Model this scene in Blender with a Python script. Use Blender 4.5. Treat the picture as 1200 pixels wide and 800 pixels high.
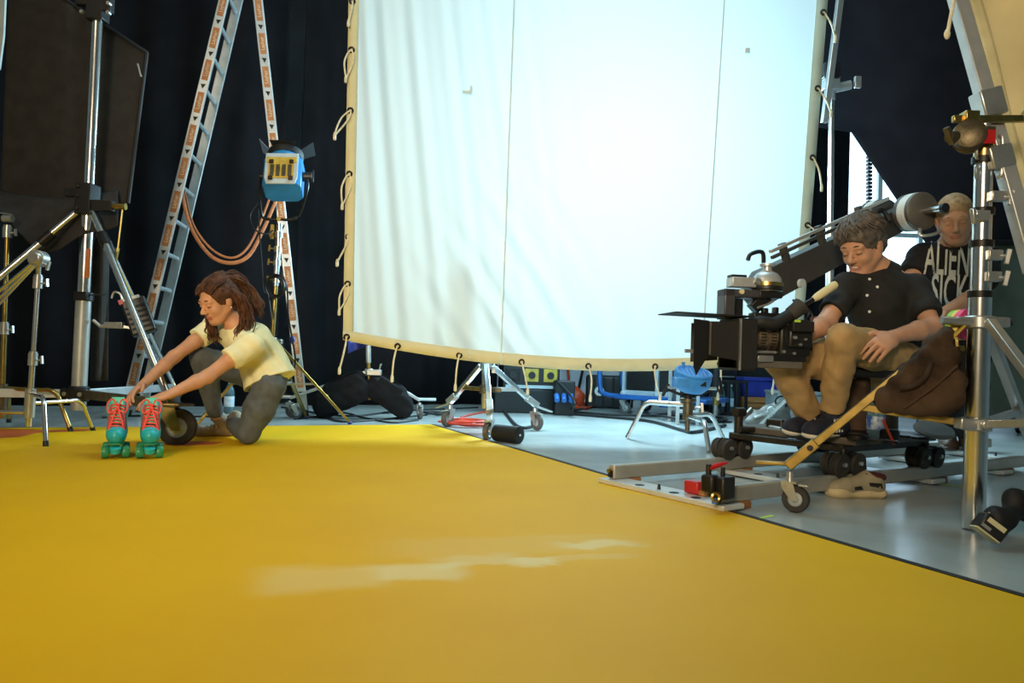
import bpy, bmesh, math, random
import numpy as np
from mathutils import Vector, Matrix, Euler
random.seed(7); np.random.seed(7)
for o in list(bpy.data.objects): bpy.data.objects.remove(o)
SC = bpy.context.scene; COL = SC.collection
V = Vector
# ------------------------------------------------------------------ camera
FPX, HC = 900.0, 0.57
_p, _a = math.atan(17/900.0), math.radians(1.9)
_R0 = V((1,0,0)); CF = V((0,math.cos(_p),math.sin(_p))); _U0 = V((0,-math.sin(_p),math.cos(_p)))
CR = _R0*math.cos(_a)+_U0*math.sin(_a); CU = _U0*math.cos(_a)-_R0*math.sin(_a)
CC = V((0,0,HC))
cd = bpy.data.cameras.new('camera'); cam = bpy.data.objects.new('camera', cd); COL.objects.link(cam)
cd.sensor_width = 36; cd.lens = 36*FPX/1200; cd.clip_start = 0.05
cam.matrix_world = Matrix(((CR.x,CU.x,-CF.x,CC.x),(CR.y,CU.y,-CF.y,CC.y),(CR.z,CU.z,-CF.z,CC.z),(0,0,0,1)))
SC.camera = cam
# ------------------------------------------------------------------ light
SC.view_settings.view_transform = 'Standard'; SC.view_settings.look = 'None'
SC.view_settings.gamma = 1; SC.view_settings.use_curve_mapping = False
SC.view_settings.exposure = 0.0
w = bpy.data.worlds.new('daylight'); SC.world = w; w.use_nodes = True
w.node_tree.nodes['Background'].inputs[0].default_value = (0.62,0.85,1,1)
w.node_tree.nodes['Background'].inputs[1].default_value = 3.2
def area(name, loc, target, size, power, color, size_y=None, spread=None):
    d = bpy.data.lights.new(name, 'AREA'); d.energy = power; d.color = color; d.size = size
    if size_y: d.shape = 'RECTANGLE'; d.size_y = size_y
    if spread: d.spread = math.radians(spread)
    o = bpy.data.objects.new(name, d); COL.objects.link(o); o.location = loc
    o.rotation_euler = (V(target)-V(loc)).to_track_quat('-Z','Y').to_euler()
    return o
area('silk_back_lamp', (0.95,7.55,2.25), (0.80,5.6,2.0), 1.0, 415, (0.52,0.85,1.0))
area('studio_soft_lamp', (-2.6,1.6,4.4), (-0.8,4.4,0.4), 1.8, 40, (1.0,0.84,0.58))
area('key_lamp', (-1.5,-2.6,2.4), (0.0,5.0,1.3), 1.1, 56, (1.0,0.80,0.54), spread=60)
area('cool_floor_fill', (0.5,5.0,5.3), (0.3,4.9,0), 2.6, 130, (0.55,0.88,1.0))  # added cool fill brightening the floor near the silk, not a studio fixture
# ------------------------------------------------------------------ helpers
def ray(x, y): return CF + CR*((x-600)/FPX) + CU*((400-y)/FPX)
def P(x, y, d): return CC + ray(x, y)*d
def G(x, y, z=0.0):
    v = ray(x, y); return CC + v*((z-HC)/v.z)
def lin(c):
    if isinstance(c, str):
        c = c.lstrip('#'); c = [int(c[i:i+2],16)/255 for i in (0,2,4)]
    return tuple((x/12.92 if x <= 0.04045 else ((x+0.055)/1.055)**2.4) for x in c)
MATS = {}
def mat(name, color, rough=0.6, metal=0.0, var=0.12, scale=6.0, bump=0.0, bscale=60.0, spec=0.5, color2=None, trans=0.0, sheen=0.0, stretch=None, alpha=1.0):
    if name in MATS: return MATS[name]
    m = bpy.data.materials.new(name); m.use_nodes = True; nt = m.node_tree; N = nt.nodes; L = nt.links
    b = N['Principled BSDF']; c = lin(color)
    tc = N.new('ShaderNodeTexCoord'); mp = N.new('ShaderNodeMapping'); L.new(tc.outputs['Object'], mp.inputs[0])
    if stretch: mp.inputs['Scale'].default_value = stretch
    nz = N.new('ShaderNodeTexNoise'); nz.inputs['Scale'].default_value = scale; nz.inputs['Detail'].default_value = 5
    L.new(mp.outputs[0], nz.inputs['Vector'])
    cr = N.new('ShaderNodeValToRGB'); L.new(nz.outputs[0], cr.inputs[0])
    c2 = lin(color2) if color2 else tuple(x*(1-var*1.6) for x in c)
    cr.color_ramp.elements[0].position = 0.33; cr.color_ramp.elements[0].color = (*c2,1)
    cr.color_ramp.elements[1].position = 0.62; cr.color_ramp.elements[1].color = (*[min(1,x*(1+var*0.5)) for x in c],1)
    L.new(cr.outputs[0], b.inputs['Base Color'])
    b.inputs['Roughness'].default_value = rough; b.inputs['Metallic'].default_value = metal
    b.inputs['Specular IOR Level'].default_value = spec
    if trans: b.inputs['Transmission Weight'].default_value = trans
    if sheen: b.inputs['Sheen Weight'].default_value = sheen
    if alpha < 1: b.inputs['Alpha'].default_value = alpha
    if bump:
        n2 = N.new('ShaderNodeTexNoise'); n2.inputs['Scale'].default_value = bscale; n2.inputs['Detail'].default_value = 4
        L.new(mp.outputs[0], n2.inputs['Vector'])
        bp = N.new('ShaderNodeBump'); bp.inputs['Strength'].default_value = bump; bp.inputs['Distance'].default_value = 0.01
        L.new(n2.outputs[0], bp.inputs['Height']); L.new(bp.outputs[0], b.inputs['Normal'])
    MATS[name] = m; return m
def link(o, parent=None):
    COL.objects.link(o)
    if parent is not None: o.parent = parent
    return o
def root_loc(o):
    while o.parent is not None: o = o.parent
    return V(o.location)
def thing(name, label, cat, loc, group=None):
    o = bpy.data.objects.new(name, None); o.empty_display_size = 0.1; COL.objects.link(o); o.location = loc
    o['label'] = label; o['category'] = cat
    if group: o['group'] = group
    return o
def tag(o, label, cat, group=None, kind=None):
    o['label'] = label; o['category'] = cat
    if group: o['group'] = group
    if kind: o['kind'] = kind
    return o
class MB:
    """collects shapes; build() links them as one mesh object"""
    def __init__(s, M=None): s.v = []; s.f = []; s.M = M
    def add(s, vs, fs):
        k = len(s.v)
        s.v += [(s.M @ V(p)) if s.M else V(p) for p in vs]
        s.f += [tuple(i+k for i in f) for f in fs]
        return s
    def box(s, c, size, R=None):
        c = V(c); h = V(size)*0.5
        vs = []
        for z in (-1,1):
            for y in (-1,1):
                for x in (-1,1):
                    q = V((x*h.x,y*h.y,z*h.z)); vs.append(c+((R@q) if R else q))
        return s.add(vs, [(0,2,3,1),(4,5,7,6),(0,1,5,4),(2,6,7,3),(0,4,6,2),(1,3,7,5)])
    def bar(s, a, b, w, h, up=(0,0,1)):
        a = V(a); b = V(b); z = (b-a); L = z.length; z.normalize(); up = V(up)
        x = z.cross(up)
        if x.length < 1e-4: x = z.cross(V((1,0,0)))
        x.normalize(); y = x.cross(z)
        R = Matrix((x,y,z)).transposed()
        return s.box((a+b)/2, (w,h,L), R)
    def tube(s, pts, r, n=8, closed=False, caps=True):
        pts = [V(p) for p in pts]; m = len(pts)
        rs = r if isinstance(r,(list,tuple)) else [r]*m
        t0 = None; u = None; vs = []; fs = []
        for i,p in enumerate(pts):
            if closed: t = pts[(i+1)%m]-pts[i-1]
            else: t = pts[min(i+1,m-1)]-pts[max(i-1,0)]
            if t.length < 1e-9: t = t0 or V((0,0,1))
            t = t.normalized()
            if u is None:
                u = t.cross(V((0,0,1)))
                if u.length < 0.05: u = t.cross(V((1,0,0)))
                u.normalize()
            else:
                u = u - t*u.dot(t)
                if u.length < 1e-6: u = t.orthogonal()
                u.normalize()
            w_ = t.cross(u); t0 = t
            for k in range(n):
                a = 2*math.pi*k/n; vs.append(p+(u*math.cos(a)+w_*math.sin(a))*rs[i])
        for i in range(m if closed else m-1):
            j = (i+1)%m
            for k in range(n): fs.append((i*n+k, i*n+(k+1)%n, j*n+(k+1)%n, j*n+k))
        if caps and not closed:
            fs.append(tuple(range(n-1,-1,-1))); fs.append(tuple((m-1)*n+k for k in range(n)))
        return s.add(vs, fs)
    def cyl(s, a, b, r, r2=None, n=16): return s.tube([a,b], [r, r if r2 is None else r2], n)
    def lathe(s, prof, o=(0,0,0), ax=(0,0,1), n=20, caps=True):
        ax = V(ax).normalized(); u = ax.orthogonal().normalized(); w_ = ax.cross(u); o = V(o)
        vs = []; fs = []; m = len(prof)
        for (r,h) in prof:
            r = max(r,1e-4)
            for k in range(n):
                a = 2*math.pi*k/n; vs.append(o+ax*h+(u*math.cos(a)+w_*math.sin(a))*r)
        for i in range(m-1):
            for k in range(n): fs.append((i*n+k, i*n+(k+1)%n, (i+1)*n+(k+1)%n, (i+1)*n+k))
        if caps: fs.append(tuple(range(n-1,-1,-1))); fs.append(tuple((m-1)*n+k for k in range(n)))
        return s.add(vs, fs)
    def torus(s, c, ax, R, r, n=24, m=8, a0=0, a1=2*math.pi, u=None):
        ax = V(ax).normalized(); u = V(u).normalized() if u is not None else ax.orthogonal().normalized(); w_ = ax.cross(u); c = V(c)
        full = abs(a1-a0-2*math.pi) < 1e-6
        pts = [c+(u*math.cos(a0+(a1-a0)*k/n)+w_*math.sin(a0+(a1-a0)*k/n))*R for k in range(n if full else n+1)]
        return s.tube(pts, r, m, closed=full)
    def ell(s, c, rad, R=None, nu=14, nv=9):
        c = V(c); vs = []; fs = []
        for j in range(nv+1):
            t = math.pi*j/nv
            for i in range(nu):
                a = 2*math.pi*i/nu
                q = V((rad[0]*math.sin(t)*math.cos(a), rad[1]*math.sin(t)*math.sin(a), rad[2]*math.cos(t)))
                vs.append(c+((R@q) if R else q))
        for j in range(nv):
            for i in range(nu): fs.append((j*nu+i, (j+1)*nu+i, (j+1)*nu+(i+1)%nu, j*nu+(i+1)%nu))
        return s.add(vs, fs)
    def prism(s, poly, o, x, y, d):
        o = V(o); x = V(x); y = V(y); d = V(d); n = len(poly)
        vs = [o+x*p[0]+y*p[1] for p in poly]; vs += [q+d for q in vs]
        fs = [tuple(range(n-1,-1,-1)), tuple(range(n,2*n))]+[(i,(i+1)%n,n+(i+1)%n,n+i) for i in range(n)]
        return s.add(vs, fs)
    def poly(s, pts, d):
        """outline of 3D points extruded by vector d"""
        n = len(pts); vs = [V(p) for p in pts]; vs += [q+V(d) for q in vs]
        return s.add(vs, [tuple(range(n-1,-1,-1)), tuple(range(n,2*n))]+[(i,(i+1)%n,n+(i+1)%n,n+i) for i in range(n)])
    def surf(s, fn, nu, nv, thick=None):
        vs = [V(fn(i/nu,j/nv)) for j in range(nv+1) for i in range(nu+1)]
        fs = [(j*(nu+1)+i, j*(nu+1)+i+1, (j+1)*(nu+1)+i+1, (j+1)*(nu+1)+i) for j in range(nv) for i in range(nu)]
        return s.add(vs, fs)
    def build(s, name, m, parent=None, smooth=True, bevel=0.0, loc=None, solid=0.0, angle=40, recalc=True):
        me = bpy.data.meshes.new(name)
        off = root_loc(parent) if parent is not None else V(loc if loc is not None else (0,0,0))
        me.from_pydata([tuple(p-off) for p in s.v], [], s.f)
        if recalc:
            bm = bmesh.new(); bm.from_mesh(me); bmesh.ops.recalc_face_normals(bm, faces=bm.faces); bm.to_mesh(me); bm.free()
        me.validate()
        if smooth:
            for p in me.polygons: p.use_smooth = True
            me.set_sharp_from_angle(angle=math.radians(angle))
        me.materials.append(MATS[m] if isinstance(m,str) else m)
        o = bpy.data.objects.new(name, me); link(o, parent)
        if parent is None and loc is not None: o.location = loc
        if solid:
            k = o.modifiers.new('solid','SOLIDIFY'); k.thickness = solid; k.offset = 0
        if bevel:
            k = o.modifiers.new('bevel','BEVEL'); k.width = bevel; k.segments = 2; k.limit_method = 'ANGLE'
        return o
def struct(name, mb, m, **k):
    o = mb.build(name, m, **k); o['kind'] = 'structure'; return o
_txt = {}
def text_mesh(s, size, bold=0.0):
    key = (s,size)
    if key in _txt: return _txt[key]
    cu = bpy.data.curves.new('lettering','FONT'); cu.body = s; cu.size = size; cu.align_x = 'CENTER'; cu.align_y = 'CENTER'; cu.extrude = 0.0004; cu.offset = bold; cu.resolution_u = 3
    o = bpy.data.objects.new('lettering', cu); COL.objects.link(o)
    me = bpy.data.meshes.new_from_object(o.evaluated_get(bpy.context.evaluated_depsgraph_get()))
    bpy.data.objects.remove(o); _txt[key] = me; return me
def lettering(s, size, c, x, y, m, parent, name='lettering', sx=1.0):
    """flat lettering with baseline along x, up along y"""
    me = text_mesh(s, size).copy(); me.materials.clear(); me.materials.append(MATS[m])
    x = V(x).normalized(); y = V(y); y = (y-x*y.dot(x)).normalized(); z = x.cross(y)
    R = Matrix((x*sx,y,z)).transposed(); off = root_loc(parent)
    for v in me.vertices: v.co = V(c)+R@v.co-off
    o = bpy.data.objects.new(name, me); return link(o, parent)
def catenary(a, b, sag, n=16, side=None):
    a = V(a); b = V(b); out = []
    for i in range(n+1):
        t = i/n; p = a.lerp(b,t); p.z -= sag*4*t*(1-t)
        if side is not None: p += V(side)*math.sin(math.pi*t)
        out.append(p)
    return out
def smooth_path(pts, n=6):
    pts = [V(p) for p in pts]; out = []; m = len(pts)
    for i in range(m-1):
        p0 = pts[max(i-1,0)]; p1 = pts[i]; p2 = pts[i+1]; p3 = pts[min(i+2,m-1)]
        for k in range(n):
            t = k/n; out.append(0.5*((2*p1)+(p2-p0)*t+(2*p0-5*p1+4*p2-p3)*t*t+(3*p1-p0-3*p2+p3)*t**3))
    return out+[pts[-1]]
# ------------------------------------------------------------------ materials
mat('concrete','#a9b0ae',0.22,0,0.10,2.2,0.03,25,0.38,color2='#9aa19f')
mat('wall_paint','#c2c3cd',0.8,0,0.06,1.5,0.05,40)
mat('dark_wall','#a9a9a7',0.85,0,0.1,1.5)
mat('black_drape','#1b1a1d',0.95,0,0.15,3,0.25,300,0.1)
mat('black_cloth','#1b1a1c',0.9,0,0.15,8,0.3,250,0.15)
mat('hazed_black','#28262c',0.95,0,0.12,3,0.25,300,0.1)  # black cloth lifted to grey: haze beside the silk put into its colour
mat('flag_cloth','#3a3837',0.9,0,0.12,10,0.3,400,0.15)
mat('chrome','#dedddb',0.22,1,0.05,12)
mat('steel','#c2c3c1',0.32,0.8,0.10,14)
mat('alu','#c2c6c8',0.38,0.55,0.08,10,0.05,90)
mat('gold_yellowlit_steel','#b59a5a',0.30,1,0.15,20)  # gold parts, and plain metal coloured as if reflecting the yellow floor
mat('cast_metal','#6a604c',0.45,0.8,0.2,20,0.15,60)
mat('dark_metal','#2a2828',0.42,0.6,0.2,20,0.1,60)
mat('black_plastic','#151517',0.42,0,0.15,20,0.05,80)
mat('black_matte','#101012',0.65,0,0.15,20,0.05,80)
mat('rubber','#33302c',0.75,0,0.2,25,0.15,60)
mat('grey_rubber','#5b5752',0.6,0,0.15,25)
mat('cable_black','#131315',0.55,0,0.1,20)
mat('orange_cable','#c8412a',0.5,0,0.15,20)
mat('orange_plastic','#cf4a22',0.45,0,0.15,12)
mat('red_plastic','#b81f20',0.4,0,0.1,12)
mat('blue_paint','#2f6fc0',0.4,0,0.12,10)
mat('blue_bright','#3f8fd8',0.4,0,0.12,10)
mat('blue_dark','#22318f',0.5,0,0.15,8)
mat('white_paint','#dfe2df',0.45,0,0.06,10)
mat('cream','#d9d0a4',0.85,0,0.08,8,0.2,200)
mat('rope','#e4dcc0',0.8,0,0.12,40,0.3,300)
mat('wood','#a8713c',0.55,0,0.25,4,0.1,40,stretch=(1,1,8))
mat('brown_canvas','#4a3a2d',0.85,0,0.25,9,0.35,150,0.2,color2='#2c2018')
mat('sticker_orange','#bd7440',0.5,0,0.12,30)
mat('strap_orange','#d08a60',0.75,0,0.12,30,0.2,200)
mat('glass_clear','#cfe0e6',0.08,0,0.02,5,trans=0.85)
mat('yellow_label','#c4a53c',0.5,0,0.15,20)
mat('grey_box','#8d9090',0.6,0,0.12,8)
mat('green_cloth','#666c5c',0.9,0,0.12,2.5,0.2,120)
mat('tape_green','#b9e04a',0.6,0,0.05,20)
# ------------------------------------------------------------------ smooth organic surfaces (signed distance field -> surface nets)
def cap(a, b, ra, rb=None, k=0.02, col=0, fa=False, fb=False, sq=None, op='+'):
    return dict(t='c', a=np.array(V(a)), b=np.array(V(b)), ra=ra, rb=ra if rb is None else rb, k=k, col=col, fa=fa, fb=fb, sq=sq, op=op)
def elp(c, r, R=None, k=0.02, col=0, op='+', cut=None):
    return dict(t='e', c=np.array(V(c)), r=np.array(r, float), R=np.array(R) if R is not None else None, k=k, col=col, op=op, cut=cut)
def _dist(p, q):
    if q['t'] == 'c':
        ab = q['b']-q['a']; L2 = float(ab@ab)+1e-12; L = math.sqrt(L2)
        w_ = p-q['a']; t = (w_@ab)/L2; tc_ = np.clip(t,0,1)
        r = q['ra']+(q['rb']-q['ra'])*tc_
        dv = w_-tc_[...,None]*ab
        if q['sq'] is not None:        # flattened cross-section: axis vector and factor (<1 thinner)
            ax, fac = q['sq']; ax = np.array(V(ax).normalized()); c = dv@ax
            dv = dv + (c*(1/fac-1))[...,None]*ax
            d = (np.sqrt((dv*dv).sum(-1))-r)*(fac if fac < 1 else 1.0)*1.0
            d = np.where(d > 0, d, d)
        else: d = np.sqrt((dv*dv).sum(-1))-r
        if q['fa']: d = np.maximum(d, -t*L)
        if q['fb']: d = np.maximum(d, (t-1)*L)
        return d
    w_ = p-q['c']
    if q['R'] is not None: w_ = w_@q['R']
    k0 = np.sqrt(((w_/q['r'])**2).sum(-1)); k1 = np.sqrt(((w_/q['r']**2)**2).sum(-1))+1e-9
    d = k0*(k0-1)/k1
    if q['cut'] is not None:
        pt, nn = q['cut']; d = np.maximum(d, (p-np.array(V(pt)))@np.array(V(nn).normalized()))
    return d
def _bbox(q):
    if q['t'] == 'c':
        r = max(q['ra'],q['rb'])*(1.0 if q['sq'] is None else max(1.0, q['sq'][1]))
        return np.minimum(q['a'],q['b'])-r, np.maximum(q['a'],q['b'])+r
    r = q['r'].max(); return q['c']-r, q['c']+r
def sdf_mesh(prims, h=0.006):
    bb = [_bbox(q) for q in prims]; lo = np.min([b_[0] for b_,q in zip(bb,prims) if q['op']=='+'],0)-3*h; hi = np.max([b_[1] for b_,q in zip(bb,prims) if q['op']=='+'],0)+3*h
    n = np.ceil((hi-lo)/h).astype(int)+1
    D = np.full(n, 0.2, np.float32)
    ax = [lo[i]+h*np.arange(n[i]) for i in range(3)]
    for q,(b0,b1) in zip(prims,bb):
        pad = q['k']+3*h
        i0 = np.clip(np.floor((b0-pad-lo)/h).astype(int),0,n); i1 = np.clip(np.ceil((b1+pad-lo)/h).astype(int)+1,0,n)
        if (i1 <= i0).any(): continue
        g = np.stack(np.meshgrid(*[ax[i][i0[i]:i1[i]] for i in range(3)], indexing='ij'),-1)
        d = _dist(g,q); sl = tuple(slice(i0[i],i1[i]) for i in range(3)); A = D[sl]; k = max(q['k'],1e-5)
        if q['op'] == '+':
            m_ = np.minimum(A,d); hh = np.maximum(k-np.abs(A-d),0)/k; D[sl] = m_-hh*hh*k*0.25
        else:
            d = -d; m_ = np.maximum(A,d); hh = np.maximum(k-np.abs(A-d),0)/k; D[sl] = m_+hh*hh*k*0.25
    S = D < 0
    nx,ny,nz_ = n
    acc = np.zeros((nx-1,ny-1,nz_-1,3),np.float32); cnt = np.zeros((nx-1,ny-1,nz_-1),np.float32)
    quads = []
    for axn in range(3):
        sl0 = [slice(None)]*3; sl1 = [slice(None)]*3; sl0[axn] = slice(0,-1); sl1[axn] = slice(1,None)
        a = D[tuple(sl0)]; b_ = D[tuple(sl1)]; cr_ = (a < 0) != (b_ < 0)
        idx = np.argwhere(cr_); av = a[cr_]; bv = b_[cr_]; t = av/(av-bv)
        pt = idx.astype(np.float32); pt[:,axn] += t
        o1, o2 = [(1,2),(2,0),(0,1)][axn]
        cells = []
        for d1,d2 in ((0,0),(-1,0),(-1,-1),(0,-1)):
            c = idx.copy(); c[:,o1] += d1; c[:,o2] += d2; cells.append(c)
            np.add.at(acc,(c[:,0],c[:,1],c[:,2]),pt); np.add.at(cnt,(c[:,0],c[:,1],c[:,2]),1)
        q4 = np.stack(cells,1); flip = av > 0
        q4[flip] = q4[flip][:,::-1]; quads.append(q4)
    quads = np.concatenate(quads); m_ = cnt > 0
    ids = np.full(cnt.shape,-1); ids[m_] = np.arange(m_.sum())
    vs = lo+h*(acc[m_]/cnt[m_][:,None])
    fs = ids[quads[...,0],quads[...,1],quads[...,2]]
    return vs.astype(float), fs
def organic(name, prims, m, parent, h=0.006, noise=0.0, nscale=18.0, colors=None, relax=1, wr=None):
    """m: one material, or list of materials chosen per face by the nearest shape's col index"""
    vs, fs = sdf_mesh(prims, h)
    if relax:
        nb = np.zeros((len(vs),3)); c = np.zeros(len(vs))
        e = np.concatenate([fs[:,[0,1]],fs[:,[1,2]],fs[:,[2,3]],fs[:,[3,0]]])
        for _ in range(relax):
            nb[:] = 0; c[:] = 0
            np.add.at(nb, e[:,0], vs[e[:,1]]); np.add.at(c, e[:,0], 1); np.add.at(nb, e[:,1], vs[e[:,0]]); np.add.at(c, e[:,1], 1)
            vs = vs*0.5+0.5*nb/c[:,None]
    if noise:
        x,y,z = (vs*nscale).T
        f = np.sin(x*1.3+1.7*np.sin(y*0.9+z*0.7))*np.cos(y*1.1-1.3*np.sin(z*1.2+x*0.4))+0.5*np.sin(z*2.1+x*1.7+1.1*np.sin(y*2.0))
        nrm = np.zeros_like(vs); a = vs[fs[:,1]]-vs[fs[:,0]]; b_ = vs[fs[:,3]]-vs[fs[:,0]]; fn = np.cross(a,b_)
        for i in range(4): np.add.at(nrm, fs[:,i], fn)
        nrm /= np.linalg.norm(nrm,axis=1)[:,None]+1e-9
        vs = vs+nrm*(f*noise)[:,None]
    off = np.array(root_loc(parent)) if parent is not None else np.zeros(3)
    me = bpy.data.meshes.new(name); me.from_pydata((vs-off).tolist(), [], fs.tolist())
    me.polygons.foreach_set('use_smooth', [True]*len(me.polygons))
    ml = m if isinstance(m,(list,tuple)) else [m]
    for k in ml: me.materials.append(MATS[k])
    if len(ml) > 1:
        cs = vs[fs].mean(1); best = np.full(len(cs),9.0); ci = np.zeros(len(cs),int)
        for q in prims:
            if q['op'] != '+': continue
            d = _dist(cs,q)-q.get('bias',0); u = d < best; best[u] = d[u]; ci[u] = q['col']
        me.polygons.foreach_set('material_index', ci)
    me.update()
    o = bpy.data.objects.new(name, me); link(o, parent); return o
# ------------------------------------------------------------------ structure
def rect(mb, x0, x1, y0, y1, z0, z1): return mb.box(((x0+x1)/2,(y0+y1)/2,(z0+z1)/2),(x1-x0,y1-y0,z1-z0))
XL, XR, YF, YB, ZC = -6.5, 8.6, -3.0, 11.0, 6.0
struct('floor', rect(MB(), XL, XR, YF, YB, -0.1, 0), 'concrete', smooth=False)
struct('ceiling', rect(MB(), XL, XR, YF, YB, ZC, ZC+0.1), 'dark_wall', smooth=False)
struct('wall_left', rect(MB(), XL-0.1, XL, YF, YB, 0, ZC), 'dark_wall', smooth=False)
struct('wall_right', rect(MB(), XR, XR+0.1, YF, YB, 0, ZC), 'dark_wall', smooth=False)
struct('wall_front', rect(MB(), XL, XR, YF-0.1, YF, 0, ZC), 'dark_wall', smooth=False)
WX0, WX1, WZ0, WZ1 = 4.7, 7.2, 0.9, 4.1     # window opening in the back wall
mb = MB(); rect(mb, XL, WX0, YB, YB+0.2, 0, ZC); rect(mb, WX1, XR, YB, YB+0.2, 0, ZC)
rect(mb, WX0, WX1, YB, YB+0.2, 0, WZ0); rect(mb, WX0, WX1, YB, YB+0.2, WZ1, ZC)
struct('wall_back', mb, 'wall_paint', smooth=False)
mb = MB()
for x in (WX0+0.03, WX0+0.55, WX0+1.15, WX1-0.03): rect(mb, x-0.03, x+0.03, YB+0.05, YB+0.12, WZ0, WZ1)
for z in (WZ0+0.03, 2.5, WZ1-0.03): rect(mb, WX0, WX1, YB+0.06, YB+0.11, z-0.03, z+0.03)
win = struct('window_1', mb, 'white_paint', smooth=False)
mg = bpy.data.materials.new('window_glass'); mg.use_nodes = True; MATS['window_glass'] = mg
_n = mg.node_tree; _n.nodes.remove(_n.nodes['Principled BSDF'])
_t = _n.nodes.new('ShaderNodeBsdfTransparent'); _t.inputs[0].default_value = (0.93,0.97,1,1)
_g = _n.nodes.new('ShaderNodeBsdfGlossy'); _g.inputs['Roughness'].default_value = 0.03
_x = _n.nodes.new('ShaderNodeMixShader'); _x.inputs[0].default_value = 0.06
_n.links.new(_t.outputs[0], _x.inputs[1]); _n.links.new(_g.outputs[0], _x.inputs[2]); _n.links.new(_x.outputs[0], _n.nodes['Material Output'].inputs[0])
for x0, x1 in ((WX0+0.06,WX0+0.52),(WX0+0.58,WX0+1.12),(WX0+1.18,WX1-0.06)):
    for z0, z1 in ((WZ0+0.06,2.47),(2.53,WZ1-0.06)):
        rect(MB(), x0, x1, YB+0.08, YB+0.086, z0, z1).build('pane', 'window_glass', win, smooth=False)
# painted yellow floor board with its dark edge and the orange undercoat strip
EA = V((1.31,1.94,0)); EB = V((-0.62,6.11,0)); ed = (EB-EA).normalized(); en = V((-ed.y,ed.x,0))   # en points to the yellow side
ym = bpy.data.materials.new('yellow_paint'); ym.use_nodes = True; MATS['yellow_paint'] = ym
nt = ym.node_tree; N = nt.nodes; L = nt.links; b = N['Principled BSDF']
tc = N.new('ShaderNodeTexCoord')
nz = N.new('ShaderNodeTexNoise'); nz.inputs['Scale'].default_value = 1.3; nz.inputs['Detail'].default_value = 6; L.new(tc.outputs['Object'], nz.inputs['Vector'])
cr = N.new('ShaderNodeValToRGB'); L.new(nz.outputs[0], cr.inputs[0])
cr.color_ramp.elements[0].position = 0.35; cr.color_ramp.elements[0].color = (*lin('#dea800'),1)
cr.color_ramp.elements[1].position = 0.65; cr.color_ramp.elements[1].color = (*lin('#e5b102'),1)
def scuff(cx, cy, ax, ay, ang, amount, prev):
    """a worn, dusty patch of its own shape in the paint"""
    mp = N.new('ShaderNodeMapping'); mp.vector_type = 'TEXTURE'
    mp.inputs['Location'].default_value = (cx,cy,0); mp.inputs['Rotation'].default_value = (0,0,ang); mp.inputs['Scale'].default_value = (ax,ay,1)
    n2 = N.new('ShaderNodeTexNoise'); n2.inputs['Scale'].default_value = 5.5; n2.inputs['Detail'].default_value = 6; L.new(tc.outputs['Object'], n2.inputs['Vector'])
    vm = N.new('ShaderNodeVectorMath'); vm.operation = 'SCALE'; vm.inputs['Scale'].default_value = 0.16
    vs = N.new('ShaderNodeVectorMath'); vs.operation = 'SUBTRACT'; L.new(n2.outputs['Color'], vs.inputs[0]); vs.inputs[1].default_value = (0.5,0.5,0.5)
    L.new(vs.outputs[0], vm.inputs[0])
    va = N.new('ShaderNodeVectorMath'); va.operation = 'ADD'; L.new(tc.outputs['Object'], va.inputs[0]); L.new(vm.outputs[0], va.inputs[1])
    L.new(va.outputs[0], mp.inputs[0])
    sp = N.new('ShaderNodeSeparateXYZ'); L.new(mp.outputs[0], sp.inputs[0])
    def edge(out, soft):
        a = N.new('ShaderNodeMath'); a.operation = 'ABSOLUTE'; L.new(out, a.inputs[0])
        r = N.new('ShaderNodeMapRange'); r.interpolation_type = 'SMOOTHSTEP'; r.inputs[1].default_value = 1.0; r.inputs[2].default_value = 1-soft; L.new(a.outputs[0], r.inputs[0]); return r.outputs[0]
    mu = N.new('ShaderNodeMath'); mu.operation = 'MULTIPLY'; L.new(edge(sp.outputs[0],0.6), mu.inputs[0]); L.new(edge(sp.outputs[1],0.6), mu.inputs[1])
    m2 = N.new('ShaderNodeMath'); m2.operation = 'MULTIPLY'; L.new(mu.outputs[0], m2.inputs[0]); m2.inputs[1].default_value = amount
    mx = N.new('ShaderNodeMix'); mx.data_type = 'RGBA'; L.new(m2.outputs[0], mx.inputs[0]); L.new(prev, mx.inputs[6]); mx.inputs[7].default_value = (*lin('#e6dba6'),1)
    return mx.outputs[2]
col = cr.outputs[0]
for px, py, hx, hy, am in ((488,670,0.16,0.10,0.55),(560,658,0.17,0.08,0.42),(625,660,0.10,0.06,0.6),(700,640,0.17,0.05,0.55),(690,655,0.2,0.05,0.25),(380,680,0.22,0.15,0.30),(600,640,0.5,0.14,0.14)):
    g = G(px,py); col = scuff(g.x, g.y, hx, hy, math.radians(14), am, col)
L.new(col, b.inputs['Base Color']); b.inputs['Roughness'].default_value = 0.6; b.inputs['Specular IOR Level'].default_value = 0.22
n3 = N.new('ShaderNodeTexNoise'); n3.inputs['Scale'].default_value = 140; L.new(tc.outputs['Object'], n3.inputs['Vector'])
bp = N.new('ShaderNodeBump'); bp.inputs['Strength'].default_value = 0.06; bp.inputs['Distance'].default_value = 0.004; L.new(n3.outputs[0], bp.inputs['Height']); L.new(bp.outputs[0], b.inputs['Normal'])
mat('edge_black','#15120f',0.7); mat('orange_paint','#c8622c',0.6,0,0.15,2)
c0 = EA-ed*4.5; c1 = EB; c2 = EB+en*8.0; c3 = c0+en*8.0
struct('floor_paint', MB().poly([c0,c1,c2,c3],(0,0,0.006)), 'yellow_paint', smooth=False)
struct('floor_paint_edge', MB().poly([c0-en*0.028,c1-en*0.028,c1,c0],(0,0,0.008)), 'edge_black', smooth=False)
OP = [G(x,y) for x,y in ((-60,503),(60,505),(112,503),(100,506),(45,508),(22,513),(-60,518))]
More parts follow.
